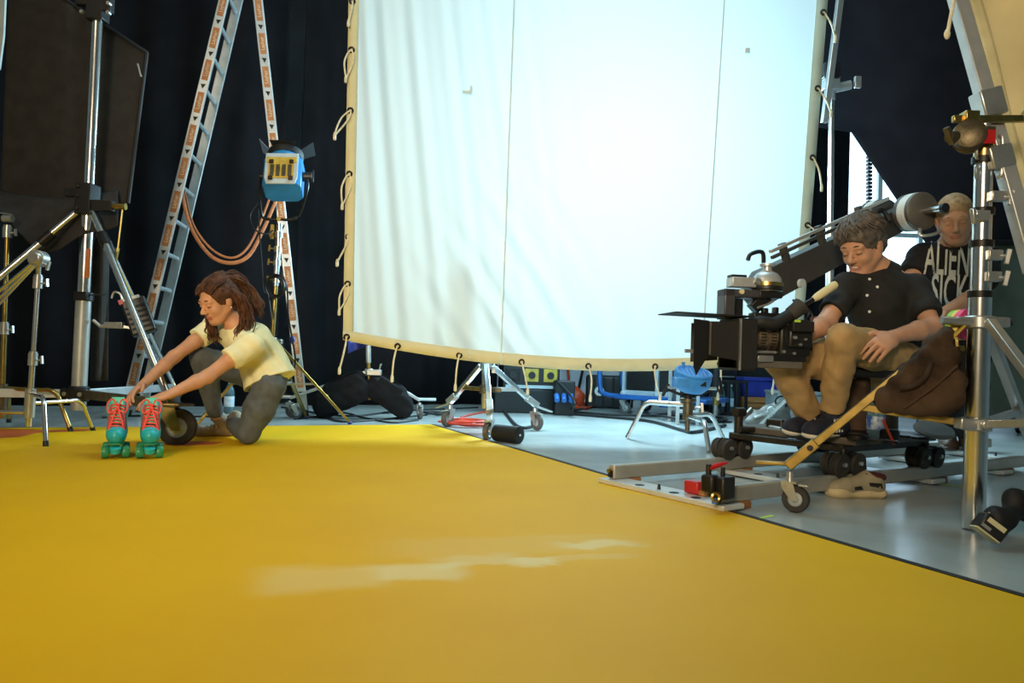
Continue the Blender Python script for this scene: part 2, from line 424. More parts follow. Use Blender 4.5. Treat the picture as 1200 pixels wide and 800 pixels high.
struct('floor_paint_undercoat', MB().poly([p+V((0,0,0.0062)) for p in OP],(0,0,0.0008)), 'orange_paint', smooth=False)
OP = [G(x,y) for x,y in ((188,520),(225,518),(262,519),(250,522),(205,524))]
struct('floor_paint_patch', MB().poly([p+V((0,0,0.0062)) for p in OP],(0,0,0.0008)), 'orange_paint', smooth=False)
# black drapes
def drape(name, a, b, z0, z1, amp, nf, label, m='black_drape', seed=0, nu=160):
    rr = random.Random(seed); a = V(a); b = V(b); d = (b-a); n = V((-d.y,d.x,0)).normalized()
    ph = [(rr.uniform(0.4,1.6)*nf, rr.uniform(0,6.28), rr.uniform(0.3,1)) for _ in range(6)]
    def fn(u, v):
        w_ = sum(k*math.sin(2*math.pi*f*(u+0.02*math.sin(3*v))+p) for f,p,k in ph)/3
        q = a+d*u+n*amp*w_*(1.0-0.45*v); q.z = z0+(z1-z0)*v; return q
    mb = MB(); mb.surf(fn, nu, 10)
    o = mb.build(name, m, solid=0.004, loc=(a+b)/2+V((0,0,z0)))
    return tag(o, label, 'curtain')
drape('studio_drape', (-6.2,5.75,0), (-2.3,7.55,0), 0.0, 5.4, 0.05, 8, 'long black studio drape hanging behind the tall aluminium ladder', seed=1)
drape('studio_drape', (-2.2,7.75,0), (-0.15,9.0,0), 0.0, 5.4, 0.06, 5, 'black drape hanging behind the white diffusion screen and sandbagged stand', seed=2)
drape('studio_drape', (3.9,10.7,0), (4.66,10.75,0), 0.0, 5.0, 0.04, 3, 'narrow black drape hanging beside the bright window', seed=3, nu=60)
# flown black with a slanting edge
d0 = 7.2
def fl(u, v):
    y = -160+v*(288+160)
    xl = 993+(1087-993)*(y-148)/140.0 if y > 150 else 952
    q = P(xl+(1300-xl)*u, y, d0+0.04*math.sin(9*u+2*v)+0.5*u); return q
mb = MB(); mb.surf(fl, 40, 64)
o = mb.build('flown_black_cloth','hazed_black', loc=P(1100,288,d0), solid=0.004); tag(o,'large black cloth hung across the window with a slanting lower edge','cloth')
# ------------------------------------------------------------------ diffusion silk in its frame
sm = bpy.data.materials.new('silk'); sm.use_nodes = True; MATS['silk'] = sm
nt = sm.node_tree; N = nt.nodes; L = nt.links; N.remove(N['Principled BSDF'])
df = N.new('ShaderNodeBsdfDiffuse'); tl = N.new('ShaderNodeBsdfTranslucent'); mx = N.new('ShaderNodeMixShader'); mx.inputs[0].default_value = 0.155
tc = N.new('ShaderNodeTexCoord'); nz = N.new('ShaderNodeTexNoise'); nz.inputs['Scale'].default_value = 3; L.new(tc.outputs['Object'], nz.inputs['Vector'])
cr = N.new('ShaderNodeValToRGB'); L.new(nz.outputs[0], cr.inputs[0]); cr.color_ramp.elements[0].color = (0.70,0.86,0.92,1); cr.color_ramp.elements[1].color = (0.74,0.89,0.95,1)  # white cloth tinted cyan: the daylight lamp's cast put into its colour
df.inputs[0].default_value = (0.60,0.70,0.72,1); L.new(cr.outputs[0], tl.inputs[0]); L.new(df.outputs[0], mx.inputs[1]); L.new(tl.outputs[0], mx.inputs[2]); L.new(mx.outputs[0], N['Material Output'].inputs[0])
SBL, SBR = P(402,396,5.40), P(938,420,5.62)
STL, STR = P(411,-150,5.30), P(981,-150,5.52)
sn = (SBR-SBL).cross(STL-SBL).normalized()
if sn.y > 0: sn = -sn                    # towards the camera
def sag(u): return 0.155*math.sin(math.pi*min(1,u*0.96+0.02))**0.9
def silk_pt(u, v, lift=0.0):
    p = (SBL.lerp(SBR,u)).lerp(STL.lerp(STR,u), v)
    k = (1-v)**5
    p = p - V((0,0,1))*sag(u)*k
    # gathered folds running down from the laced edge
    x = u*3.3; a = math.exp(-x/0.55)
    s = x + 0.16*(v-0.5)*3.4*(0.4+0.6*min(1,x))
    f = 0.020*a*math.sin(s*34)+0.012*a*math.sin(s*57+1.3)
    c = math.exp(-((u-0.33)/0.16)**2)*math.exp(-(v/0.28)**2)
    f += 0.016*c*math.sin((x*0.9+v*2.3)*26)+0.008*c*math.sin((x*0.8+v*2.0)*47)
    lo = math.exp(-(v/0.10)**1.5)
    f += 0.006*lo*math.sin(x*23+v*14)+0.010*math.sin(u*7+v*5)*v*(1-v)*2
    e = min(u/0.035,1)*min((1-u)/0.03,1)*min(v/0.022,1)
    return p + sn*(f*max(0,e)+lift)
silk = thing('diffusion_frame','huge white diffusion cloth laced with cords, glowing from a lamp behind','diffusion screen', P(670,500,5.5)*1.0)
silk.location.z = 0.30
MB().surf(lambda u,v: silk_pt(u,v), 260, 150).build('cloth','silk',silk, recalc=False)
hm = bpy.data.materials.new('hem_canvas'); hm.use_nodes = True; MATS['hem_canvas'] = hm
nt = hm.node_tree; N = nt.nodes; L = nt.links; N.remove(N['Principled BSDF'])
df = N.new('ShaderNodeBsdfDiffuse'); tl = N.new('ShaderNodeBsdfTranslucent'); mx = N.new('ShaderNodeMixShader'); mx.inputs[0].default_value = 0.12
tc = N.new('ShaderNodeTexCoord'); nz = N.new('ShaderNodeTexNoise'); nz.inputs['Scale'].default_value = 9; L.new(tc.outputs['Object'], nz.inputs['Vector'])
cr = N.new('ShaderNodeValToRGB'); L.new(nz.outputs[0], cr.inputs[0]); cr.color_ramp.elements[0].color = (*lin('#d3cda2'),1); cr.color_ramp.elements[1].color = (*lin('#e8e2be'),1)
L.new(cr.outputs[0], df.inputs[0]); L.new(cr.outputs[0], tl.inputs[0]); L.new(df.outputs[0], mx.inputs[1]); L.new(tl.outputs[0], mx.inputs[2]); L.new(mx.outputs[0], N['Material Output'].inputs[0])
def hem(fn0, fn1, n, m='hem_canvas', name='hem'):
    MB().surf(lambda u,v: fn0(u).lerp(fn1(u),v), n, 2).build(name, m, silk, solid=0.003)
hv = 0.022
hem(lambda u: silk_pt(u,0,0.006), lambda u: silk_pt(u,hv,0.006), 80)
hem(lambda t: silk_pt(0,t,0.006), lambda t: silk_pt(0.021,t,0.006), 60)
mat('hem_blue','#b9cdc4',0.85,0,0.05,8)
hem(lambda t: silk_pt(1,t,0.006), lambda t: silk_pt(0.976,t,0.006), 60, 'hem_blue')
mat('seam','#cfe0e2',0.9,0,0.05,8)
for uu in (0.337,0.777):
    MB().tube([silk_pt(uu,t/40,0.004) for t in range(41)], 0.006, 6).build('seam','seam',silk)
# small tape patches stuck on the cloth
def patch(px, py, pts):
    q = P(px,py,5.0); d = (q-CC); t = (SBL-CC).dot(sn)/d.dot(sn); q = CC+d*t+sn*0.016
    e1 = (SBR-SBL).normalized(); e2 = e1.cross(sn); e2 = e2 if e2.z > 0 else -e2
    MB().prism(pts, q, e1, e2, sn*0.002).build('tape_patch','seam',silk,smooth=False)
patch(548,107,[(-0.035,-0.02),(0.03,-0.02),(0.03,0.035),(0.015,0.035),(0.015,0),(-0.035,0)])
patch(875,60,[(-0.018,-0.018),(0.018,-0.018),(0.018,0.018),(-0.018,0.018)])
def grommet(q):
    MB().torus(q+sn*0.010, sn, 0.017, 0.007, 14, 6).build('grommet','dark_metal',silk)
def cord(q, d1, ln, loop=0.0, seed=0):
    """a tie cord hanging from a grommet, its end knotted"""
    q = q+sn*0.016; e1 = (SBR-SBL).normalized(); end = q+e1*d1+V((0,0,-ln))
    mid = q.lerp(end,0.5)+e1*(0.028*loop)+sn*0.01
    pth = smooth_path([q, q.lerp(end,0.15)+e1*0.02*loop, mid, end], 6)
    MB().tube(pth, 0.0065, 6).build('tie_cord','rope',silk)
    if abs(loop) > 0.6:
        pth = smooth_path([q, q.lerp(end,0.3)-e1*0.03*loop, q.lerp(end,0.7)-e1*0.02*loop, end], 6)
        MB().tube(pth, 0.0055, 6).build('tie_cord','rope',silk)
    MB().tube([end+V((0,0,0.02)),end,end-V((0,0,0.03)),end-V((0,0,0.036))], [0.007,0.011,0.011,0.004], 8).build('knot','rope',silk)
def edge_v(u, py):
    lo, hi = 0.0, 1.0
    for _ in range(30):
        m_ = (lo+hi)/2; q = silk_pt(u,m_)-CC; y = 400-FPX*q.dot(CU)/q.dot(CF)
        if y > py: lo = m_
        else: hi = m_
    return lo
def edge_u(px, v):
    lo, hi = 0.0, 1.0
    for _ in range(30):
        m_ = (lo+hi)/2; q = silk_pt(m_,v)-CC; x = 600+FPX*q.dot(CR)/q.dot(CF)
        if x < px: lo = m_
        else: hi = m_
    return lo
for py, d1, ln, lp in ((2,-0.02,0.15,0.3),(59,-0.03,0.20,-1),(130,-0.10,0.18,0.9),(204,-0.04,0.22,-1),(277,-0.07,0.18,0.4),(332,-0.05,0.19,-0.9)):
    q = silk_pt(0.008, edge_v(0,py)); grommet(q); cord(q,d1,ln,lp)
for px, d1, ln, lp in ((403,-0.04,0.23,0.2),(466,-0.03,0.22,-0.3),(538,-0.02,0.22,-0.2),(611,0.05,0.20,0.1),(689,0.02,0.22,0.5),(767,0.04,0.22,-0.5),(843,-0.01,0.23,0.3),(905,0,0.22,0.2)):
    q = silk_pt(max(0.008,edge_u(px,0.0)), 0.008); grommet(q); cord(q,d1,ln,lp)
for py, d1, ln, lp in ((15,0.09,0.18,0.3),(104,0.10,0.17,0.2),(185,0.07,0.21,0.4),(264,0.12,0.10,0.2)):
    q = silk_pt(0.992, edge_v(1,py)); grommet(q); cord(q,d1,ln,lp)
# frame tubes behind the cloth
bk = -sn*0.07
e1 = (SBR-SBL).normalized()
f0, f1 = P(969,120,5.72), P(990,-45,5.66); fd = (f1-f0).normalized()
MB().bar(f0-fd*0.15, f0+fd*2.2, 0.045, 0.045, sn).build('frame_tube','steel',silk, bevel=0.004)
tl0 = STL+bk-e1*0.12; tr0 = STR+bk+e1*0.15
MB().bar(tl0, tr0, 0.045, 0.045, sn).build('frame_tube','steel',silk, bevel=0.004)
# ------------------------------------------------------------------ stands, casters
Z = V((0,0,1))
def caster(parent, gp, yaw, R, wd, zt, fork='steel', tyre='grey_rubber', brake=True):
    """swivel caster: fork (part) with tyre, hub and brake (sub-parts); gp on the floor"""
    gp = V(gp); d = V((math.cos(yaw),math.sin(yaw),0)); s = V((-d.y,d.x,0)); c = gp+Z*R
    top = gp+Z*zt-d*R*0.45
    mb = MB(); pw = wd*0.72
    for k in (-1,1):
        a = c+s*pw*k
        mb.poly([a-d*R*0.22-Z*R*0.15, a+d*R*0.22-Z*R*0.15, a+d*R*0.10+Z*R*1.12-d*R*0.2, a-d*R*1.0+Z*R*1.25, a-d*R*0.95+Z*R*0.8], s*0.004*k)
    mb.box(c+Z*R*1.22-d*R*0.45,(R*1.1,wd*1.6,R*0.12),Matrix((d,s,Z)).transposed())
    mb.cyl(c+Z*R*1.2-d*R*0.45, top, R*0.34, R*0.26, 12)
    mb.cyl(c-s*pw*1.25, c+s*pw*1.25, R*0.10, n=8)
    f = mb.build('caster_fork', fork, parent)
    w2 = wd/2
    MB().lathe([(R*0.55,-w2),(R*0.93,-w2),(R,-w2*0.6),(R,w2*0.6),(R*0.93,w2),(R*0.55,w2),(R*0.55,-w2)], c, s, 28, caps=False).build('tyre', tyre, f)
    MB().lathe([(R*0.2,-w2*1.1),(R*0.24,-w2*0.5),(R*0.48,-w2*0.45),(R*0.56,-w2*0.95),(R*0.56,w2*0.95),(R*0.48,w2*0.45),(R*0.24,w2*0.5),(R*0.2,w2*1.1)], c, s, 18).build('wheel_hub','alu', f)
    if brake:
        MB().box(c+Z*R*1.05+d*R*0.55,(R*0.7,wd*0.9,R*0.16),Matrix((d,s,Z)).transposed()).build('brake_lever', fork, f, bevel=0.002)
    return top
def knob(mb, p, d, r=0.012, L=0.045):
    d = V(d).normalized(); mb.cyl(p, V(p)+d*L*0.6, r*0.4, n=8); u = d.cross(Z).normalized() if abs(d.z) < 0.9 else V((1,0,0))
    q = V(p)+d*L*0.6; w_ = d.cross(u); mb.bar(q-w_*r*1.6, q+w_*r*1.6, r*0.9, r*0.9, d)
def bentleg(parent, hub, ang, reach, drop_r, r, m, z_out=None):
    """C-stand leg: straight out of the hub, then bent down to the floor"""
    d = V((math.cos(ang),math.sin(ang),0)); hub = V(hub); foot = V((hub.x,hub.y,0))+d*reach; foot.z = 0.004
    k = hub+d*(reach-drop_r); k.z = (z_out or hub.z)
    pth = [hub, hub.lerp(k,0.6)]+smooth_path([hub.lerp(k,0.85), k, k+d*0.05-Z*0.03, foot.lerp(k+d*0.05-Z*0.03,0.75), foot], 4)
    lg = MB().tube(pth, r, 10).build('leg', m, parent)
    MB().cyl(foot-Z*0.003, foot+(pth[-2]-foot).normalized()*0.03, r*1.15, n=10).build('foot_cap','black_plastic',lg)
def cstand(label, base, top, angs, r=0.0165, m='chrome', head=True, group=None, ztop=0.26, reach=0.46):
    base = V((base[0],base[1],0)); top = V(top)
    t = thing('c_stand', label, 'light stand', base, group)
    up = (top-base).normalized()
    H_ = (top-base).length
    MB().tube([base+up*0.07, base+up*H_*0.52], r, 12).build('pole', m, t)
    MB().tube([base+up*H_*0.50, base+up*H_*0.97], r*0.8, 12).build('riser', m, t)
    for i,a in enumerate(angs):
        hz = ztop-0.055*i
        mb = MB(); mb.cyl(base+up*(hz-0.028), base+up*(hz+0.028), r*1.75, n=12); mb.build('leg_collar','cast_metal' if m!='chrome' else 'steel',t)
        bentleg(t, base+up*hz, a, reach+0.02*i, 0.15-0.01*i, r*0.78, m)
    for f_ in (0.50,0.97):
        mb = MB(); q = base+up*H_*f_; mb.cyl(q-up*0.05, q+up*0.02, r*1.55, n=12); mb.cyl(q+up*0.02,q+up*0.03,r*1.3,n=12)
        mb.build('riser_lock','steel',t)
        mb = MB(); knob(mb, q+V((r*1.4,-0.005,-0.02)), (1,-0.2,0.1), 0.014, 0.06); mb.build('lock_knob','steel',t)
    return t, up
# two C-stands by the flag
b2 = P(33,500,4.45); tp2 = P(45,322,4.45)
t, up = cstand('chrome C-stand with round grip head and slanted rods beside roller skates', (b2.x,b2.y), tp2, [math.radians(-48),math.radians(75),math.radians(190)], 0.0165, 'chrome')
hd = P(45.5,303,4.43)
mb = MB(); mb.cyl(hd+V((0,-0.035,0)), hd+V((0,0.035,0)), 0.047, n=22); mb.cyl(hd+V((0,-0.05,0)), hd+V((0,-0.035,0)),0.03,0.04,n=18); mb.cyl(tp2, hd, 0.014, n=10)
g = mb.build('grip_head','steel',t, bevel=0.003)
mb = MB(); knob(mb, hd+V((0.03,-0.01,-0.03)),(1,-0.3,-0.3),0.016,0.07); mb.build('lock_knob','steel',t)
for (x,y,r_) in ((-14,352,0.011),(-14,362,0.010),(-14,370,0.009)):
    MB().cyl(P(47+0.2*(y-352),301,4.42+0.01*(y-352)), P(x,y,4.5+0.01*(y-352)), r_, n=10).build('grip_arm','chrome',t)
b1 = P(2,489,4.85); tp1 = P(9,262,4.85)
t, up = cstand('brass-toned C-stand with T-head, behind the one with slanted rods', (b1.x,b1.y), tp1, [math.radians(-3),math.radians(118),math.radians(240)], 0.0175, 'gold_yellowlit_steel')
q = P(9.3,256,4.85); mb = MB(); mb.cyl(q-V((0.03,0,0)), q+V((0.03,0,0)), 0.022, n=14); mb.bar(q-V((0.06,0,-0.035)), q+V((0.03,0,0.025)),0.02,0.006); mb.build('grip_head','steel',t)
# ------------------------------------------------------------------ tall rolling stand with black flag
ctr = V((-2.80,5.0,0)); 
t = thing('rolling_stand','tall chrome rolling stand with braced legs and large spoked casters','light stand', ctr)
def onpole(y): return P(92+(470-y)*0.0495, y, 5.0)
MB().cyl(onpole(480), onpole(345), 0.047, n=20).build('column','alu',t)
MB().cyl(onpole(345), onpole(232), 0.040, n=20).build('riser','chrome',t)
MB().cyl(onpole(240), onpole(12), 0.032, n=20).build('riser','chrome',t)
MB().cyl(onpole(20), onpole(-120), 0.026, n=20).build('riser','chrome',t)
MB().prism([(-0.02,-0.09),(0.02,-0.09),(0.02,0.1),(-0.02,0.1)], onpole(310)+V((0.03,-0.035,0)), (1,0,0),(0,0,1),(0,0.004,0)).build('label','sticker_orange',t,smooth=False)
mb = MB(); q = onpole(346); mb.cyl(q-Z*0.035, q+Z*0.02, 0.060, n=18); mb.box(q+V((0.02,-0.055,-0.005)),(0.07,0.03,0.05)); mb.cyl(q+V((0.05,-0.03,0)),q+V((0.16,-0.03,0.01)),0.005,n=6); mb.build('collar','black_plastic',t,bevel=0.003)
br = onpole(238); mb = MB(); mb.box(br+V((0,-0.01,0.02)),(0.10,0.13,0.20)); mb.box(br+V((0.10,-0.03,-0.02)),(0.16,0.05,0.07)); mb.box(br+V((-0.09,-0.02,0.06)),(0.10,0.04,0.05)); 
for zz in (-0.05,0.03,0.09): mb.cyl(br+V((-0.03,-0.09,zz)), br+V((-0.03,-0.07,zz)),0.012,n=8)
mb.build('leg_bracket','black_plastic',t,bevel=0.006)
mb = MB(); q = br+V((0.22,-0.03,-0.02)); mb.cyl(q-V((0.05,0,0)),q+V((0.04,0,0)),0.022,n=12); mb.cyl(q+V((0.02,0,0)),q+V((0.0,0,-0.27)),0.006,n=8); mb.cyl(q+V((0.0,0,-0.27)),q+V((-0.015,0,-0.36)),0.013,n=8); mb.build('crank_handle','gold_yellowlit_steel',t)
q = onpole(10); mb = MB(); mb.box(q,(0.11,0.10,0.17)); mb.box(q+V((-0.09,-0.02,0.04)),(0.08,0.05,0.07)); mb.box(q+V((0.075,-0.02,0.03)),(0.06,0.06,0.13)); mb.build('riser_bracket','black_plastic',t,bevel=0.006)
for dx,dz in ((-0.12,0.05),(-0.07,-0.05),(0.09,0.06),(0.10,0.01),(0.10,-0.05)): MB().cyl(q+V((dx,-0.07,dz)),q+V((dx,-0.04,dz)),0.012,n=8).build('bolt','steel',t)
hubz = br-Z*0.05; spz = onpole(461)
for i,a in enumerate((-34.3,86,206)):
    d = V((math.cos(math.radians(a)),math.sin(math.radians(a)),0)); gp = V((ctr.x,ctr.y,0))+d*1.14
    gp = G(207,522) if i == 0 else gp
    d = (gp-ctr).normalized()
    tp_ = caster(t, gp, [math.radians(12),math.radians(86)+1.2,math.radians(206)+0.3][i], 0.105, 0.06, 0.235, 'gold_yellowlit_steel', 'rubber', False)
    if i == 0:
        MB().lathe([(0.05,0.0),(0.10,0.004),(0.10,0.012),(0.05,0.016)], gp+Z*0.222-d*0.03).build('caster_plate','cast_metal',t)
    top = hubz+d*0.05
    lg = MB().tube([top, tp_+Z*0.02], 0.0215 if i != 1 else 0.017, 12).build('leg','chrome',t)
    mb = MB(); f_ = 0.17; qq = top.lerp(tp_,f_); ud = (tp_-top).normalized(); mb.cyl(qq-ud*0.05,qq+ud*0.05,0.032,n=12); mb.build('leg_sleeve','dark_metal',lg)
    st = spz.lerp(top.lerp(tp_,0.93),1.0); st.z = spz.z+0.0
    lp = top.lerp(tp_,(top.z-spz.z)/(top.z-tp_.z))
    MB().bar(spz, lp, 0.03, 0.055).build('spreader','cast_metal' if i==0 else 'alu',t,bevel=0.003)
mb = MB(); mb.cyl(spz-Z*0.05,spz+Z*0.05,0.062,n=18); mb.box(spz+V((0.0,-0.05,0)),(0.17,0.05,0.075)); mb.build('spreader_collar','black_plastic',t,bevel=0.01)
for k in (-0.05,0.05): MB().cyl(spz+V((k,-0.085,0)),spz+V((k,-0.07,0)),0.014,n=10).build('bolt','steel',t)
# flag
def fq(x,y,d=5.2): return P(x,y,d)
t = thing('flag_panel','large black fabric flag stretched on a frame behind the chrome pole','flag', fq(80,250))
def flagfn(u,v):
    yt = -70+ (u-0.0)*132 + (0 if u < 1 else 0)
    xl, xr = 12-12*v, 172-22*v
    x = xl+(xr-xl)*u; y0 = -42+104*u; y1 = 238+20*math.sin(math.pi*u)
    y = y0+(y1-y0)*v
    return fq(x,y,5.22+0.05*math.sin(5*u+1)*v+0.03*math.exp(-((u-0.5-0.1*v)/0.05)**2))
MB().surf(flagfn,40,30).build('fabric','flag_cloth',t,solid=0.006)
ft = [flagfn(0,0),flagfn(1,0),flagfn(1,0.98)]
MB().tube([flagfn(k/10,0) for k in range(11)]+[flagfn(1,k/10) for k in range(11)], 0.014, 8).build('frame','black_matte',t)
MB().cyl(flagfn(0.955,0.10)+V((0,-0.015,0)), flagfn(0.99,0.17)+V((0,-0.015,0)), 0.007, n=8).build('corner_pin','steel',t)
def flap(u,v):
    x = -5+ (138+5)*u; y0 = 222; y1 = 292-38*abs(2*u-1.05)**1.5-8*math.cos(9*u)
    y = y0+(y1-y0)*v+10*math.sin(3.1*u)*(1-v)
    return fq(x,y,5.16-0.20*v**0.7+0.035*math.sin(13*u+3*v))
MB().surf(flap,50,16).build('flap','flag_cloth',t,solid=0.006)
def flap2(u,v):
    x = 108+20*u-2*v; y = 278+168*v
    return fq(x,y,5.17+0.03*math.sin(7*u+2*v))
MB().surf(flap2,12,16).build('flap','flag_cloth',t,solid=0.006)
t = thing('reflector_panel','pale blue-white panel standing at the edge of the black flag','panel', P(-40,250,5.6))
MB().poly([P(-70,-80,5.6),P(9,-80,5.6),P(4,40,5.6),P(-1,80,5.6),P(-70,160,5.6)],(0,0.02,0)).build('panel','white_paint',t,smooth=False)
MB().cyl(P(-40,150,5.62),P(-42,486,5.62),0.015).build('pole','steel',t)
# ballast hung on the leg
q = P(163,371,5.05); t = thing('power_supply','tilted black power supply box hung between stand leg and ladder','power supply', q-Z*0.15)
Rz = Matrix.Rotation(math.radians(-22),3,'Y')@Matrix.Rotation(math.radians(20),3,'Z')
MB().box(q,(0.15,0.11,0.24),Rz).build('body','black_plastic',t,bevel=0.012)
for k in range(5): MB().box(q+Rz@V((0,-0.058,-0.08+0.035*k)),(0.12,0.008,0.014),Rz).build('fin','black_matte',t)
MB().box(q+Rz@V((-0.01,-0.03,0.122)),(0.11,0.05,0.02),Rz).build('label','white_paint',t)
MB().box(q+Rz@V((-0.07,-0.05,0.112)),(0.025,0.03,0.03),Rz).build('switch','red_plastic',t)
mb = MB(); h0 = q+Rz@V((-0.06,-0.02,0.12)); mb.tube(smooth_path([h0,h0+V((-0.02,0,0.05)),h0+V((-0.06,0,0.06)),h0+V((-0.075,0,0.02))],5),0.007,8); mb.build('hook','steel',t)
mb = MB(); k0 = P(134,381,5.0); mb.box(k0,(0.12,0.04,0.04)); mb.cyl(k0,k0+V((-0.09,0,-0.01)),0.012); mb.cyl(k0+V((-0.09,0,-0.01)),k0+V((-0.14,0,0.03)),0.010); mb.bar(k0,q+Rz@V((-0.06,0,-0.06)),0.03,0.02); mb.build('clamp','steel',t,bevel=0.003)
# ------------------------------------------------------------------ A-frame ladder
lad = thing('step_ladder','tall aluminium A-frame ladder with orange stickers along its stiles','ladder', V((-2.45,6.45,0)))
fl1, fr1 = G(146,488), G(356,489)
sp = (fr1-fl1); sp.z = 0; rung = V((0.0,1,0))
ap = P(288,-88,6.42)
text_mesh('Layher',0.042)
def side(foot, apex, rung):
    ud = (apex-foot).normalized(); L_ = (apex-foot).length; wv = ud.cross(rung).normalized()
    for k,off in enumerate((0.0,0.42)):
        MB().bar(foot+rung*off+ud*0.02, apex+rung*off, 0.025, 0.078, wv).build('stile','alu',lad,bevel=0.004)
        MB().bar(foot+rung*off, foot+rung*off+ud*0.06, 0.032, 0.085, wv).build('foot_cap','black_plastic',lad,bevel=0.004)
    n = int(L_/0.28)
    yv = wv if wv.x < 0 else -wv
    for i in range(n):
        c = foot+ud*(0.2+0.28*i)
        MB().cyl(c, c+rung*0.42, 0.018, n=10).build('rung','alu',lad)
        mb = MB(); f0_ = c-rung*0.0128; mb.prism([(-0.020,0.018),(0.020,0.018),(0,-0.022)], f0_, yv.cross(V((0,0,0))) if False else (rung.cross(Z)).normalized(), ud, -rung*0.0015); mb.build('rung_socket','black_matte',lad,smooth=False)
        c2 = c+ud*0.14
        st = MB().bar(c2-ud*0.088-rung*0.0135, c2+ud*0.088-rung*0.0135, 0.0015, 0.048, wv).build('sticker','sticker_orange',lad,smooth=False)
        lettering('Layher', 0.042, c2-rung*0.0150, ud, -(rung.cross(ud)) if False else rung.cross(ud)*(-1), 'sticker_text', st)
mat('sticker_text','#e8c9a8',0.6)
side(fl1, ap-(sp.normalized())*0.03, V((-0.17,0.985,0)).normalized()); side(fr1, ap+(sp.normalized())*0.03, V((-0.26,0.96,0)).normalized())
MB().bar(ap-rung*0.05, ap+rung*0.5, 0.10, 0.06).build('hinge','dark_metal',lad,bevel=0.01)
# orange straps slung between the ladder legs
def strap(pts, label, w=0.03):
    pth = smooth_path([P(x,y,d) for x,y,d in pts], 7); mb = MB(); vs=[]; fs=[]
    for i,p in enumerate(pth):
        t_ = (pth[min(i+1,len(pth)-1)]-pth[max(i-1,0)]).normalized(); s = t_.cross(V((0.15,1,0.25))).normalized()
        vs += [p-s*w/2, p+s*w/2]
    for i in range(len(pth)-1): fs.append((2*i,2*i+1,2*i+3,2*i+2))
    mb.add(vs,fs); o = mb.build('lashing_strap','strap_orange',solid=0.003,loc=pth[len(pth)//2]); tag(o,label,'strap','straps on the ladder')
strap([(211,212,6.22),(222,262,6.15),(244,297,6.1),(268,308,6.08),(291,300,6.1),(308,270,6.2),(323,236,6.35)],'orange webbing strap slung in the longest loop between the ladder legs')
strap([(216,222,6.3),(226,262,6.22),(247,291,6.18),(270,302,6.16),(288,293,6.18),(303,266,6.25),(316,232,6.35)],'orange webbing strap slung in the shorter loop between the ladder legs',0.018)
# ------------------------------------------------------------------ blue lamp on its stand
sb = V((-1.76,5.72,0)); t = thing('lamp_stand','chrome lamp stand with gilt tripod legs behind the crouching person','light stand', sb)
def lp_(y): return P(328-(y-256)*0.063, y, 5.68)
c400 = lp_(400)
MB().cyl(V((sb.x,sb.y,0.10)), c400, 0.020, n=14).build('column','steel',t)
MB().cyl(c400, lp_(330), 0.018, n=14).build('riser','gold_yellowlit_steel',t)
MB().cyl(lp_(335), lp_(262), 0.022, n=14).build('riser','chrome',t)
for y,r_ in ((275,0.030),(292,0.028),(308,0.028),(328,0.026)):
    q = lp_(y); MB().cyl(q-Z*0.02,q+Z*0.02,r_,n=14).build('riser_lock','steel',t)
    mb = MB(); knob(mb,q+V((-0.02,-0.02,0)),(-1,-0.4,0.1),0.014,0.06); mb.build('lock_knob','gold_yellowlit_steel',t)
MB().box(lp_(272)+V((-0.045,-0.01,0)),(0.03,0.03,0.11)).build('spigot_lever','gold_yellowlit_steel',t,bevel=0.004)
mb = MB(); mb.cyl(c400-Z*0.035,c400+Z*0.03,0.034,n=14); mb.box(c400+V((0.03,-0.02,0)),(0.1,0.05,0.035)); mb.build('leg_collar','steel',t,bevel=0.004)
low = V((sb.x,sb.y,0.30)); MB().cyl(low-Z*0.03,low+Z*0.03,0.032,n=14).build('leg_collar','steel',t)
for ft_ in (G(410,497), G(229,501), V((-1.66,6.30,0))):
    dd = (ft_-sb).normalized(); dd.z=0; ft2 = ft_+Z*0.012
    lg = MB().bar(c400+dd*0.03, ft2, 0.026, 0.018).build('leg','gold_yellowlit_steel',t,bevel=0.003)
    MB().ell(ft2,(0.02,0.02,0.012)).build('foot_cap','blue_dark',lg)
    tt = (c400.z-0.30)/(c400.z); MB().bar(low, (c400+dd*0.03).lerp(ft2,tt*0.99),0.02,0.014).build('spreader','steel',t,bevel=0.002)
caster(t, V((-1.70,6.28,0))+V((-0.05,0.02,0)), 0.6, 0.05, 0.03, 0.12,'steel','grey_rubber')
# head
lt = thing('studio_lamp','blue fresnel studio lamp with open barn doors tilted upwards','studio lamp', lp_(262))
hc = P(333,207,5.60); Aax = V((-0.10,0.42,0.90)).normalized(); Xx = V((1,0.10,0)); Xx = (Xx-Aax*Xx.dot(Aax)).normalized(); Wv = Aax.cross(Xx)
Wv = Wv if Wv.y < 0 else -Wv
def octo(a,b,c): return [(-a+c,-b),(a-c,-b),(a,-b+c),(a,b-c),(a-c,b),(-a+c,b),(-a,b-c),(-a,-b+c)]
mat('lamp_blue','#2f86c8',0.35,0,0.1,10); mat('lamp_grey','#b8c6cc',0.45,0,0.08,10)
def hx(x,w_,a): return hc+Xx*x+Wv*w_+Aax*a
MB().prism(octo(0.135,0.115,0.045), hx(0,0,-0.14), Xx, Wv, Aax*0.25).build('housing','lamp_blue',lt,bevel=0.008)
MB().prism([(-0.10,-0.155),(0.10,-0.155),(0.115,-0.10),(0.115,0.115),(-0.115,0.115),(-0.115,-0.10)], hx(0,0.112,0), Xx, Aax, Wv*0.012).build('front_panel','lamp_grey',lt,bevel=0.004)
pl = MB().prism([(-0.088,-0.11),(0.088,-0.11),(0.088,0.02),(0.105,0.03),(0.105,0.075),(-0.105,0.075),(-0.105,0.03),(-0.088,0.02)], hx(0,0.124,0), Xx, Aax, Wv*0.006).build('vent_plate','yellow_label',lt,bevel=0.002)
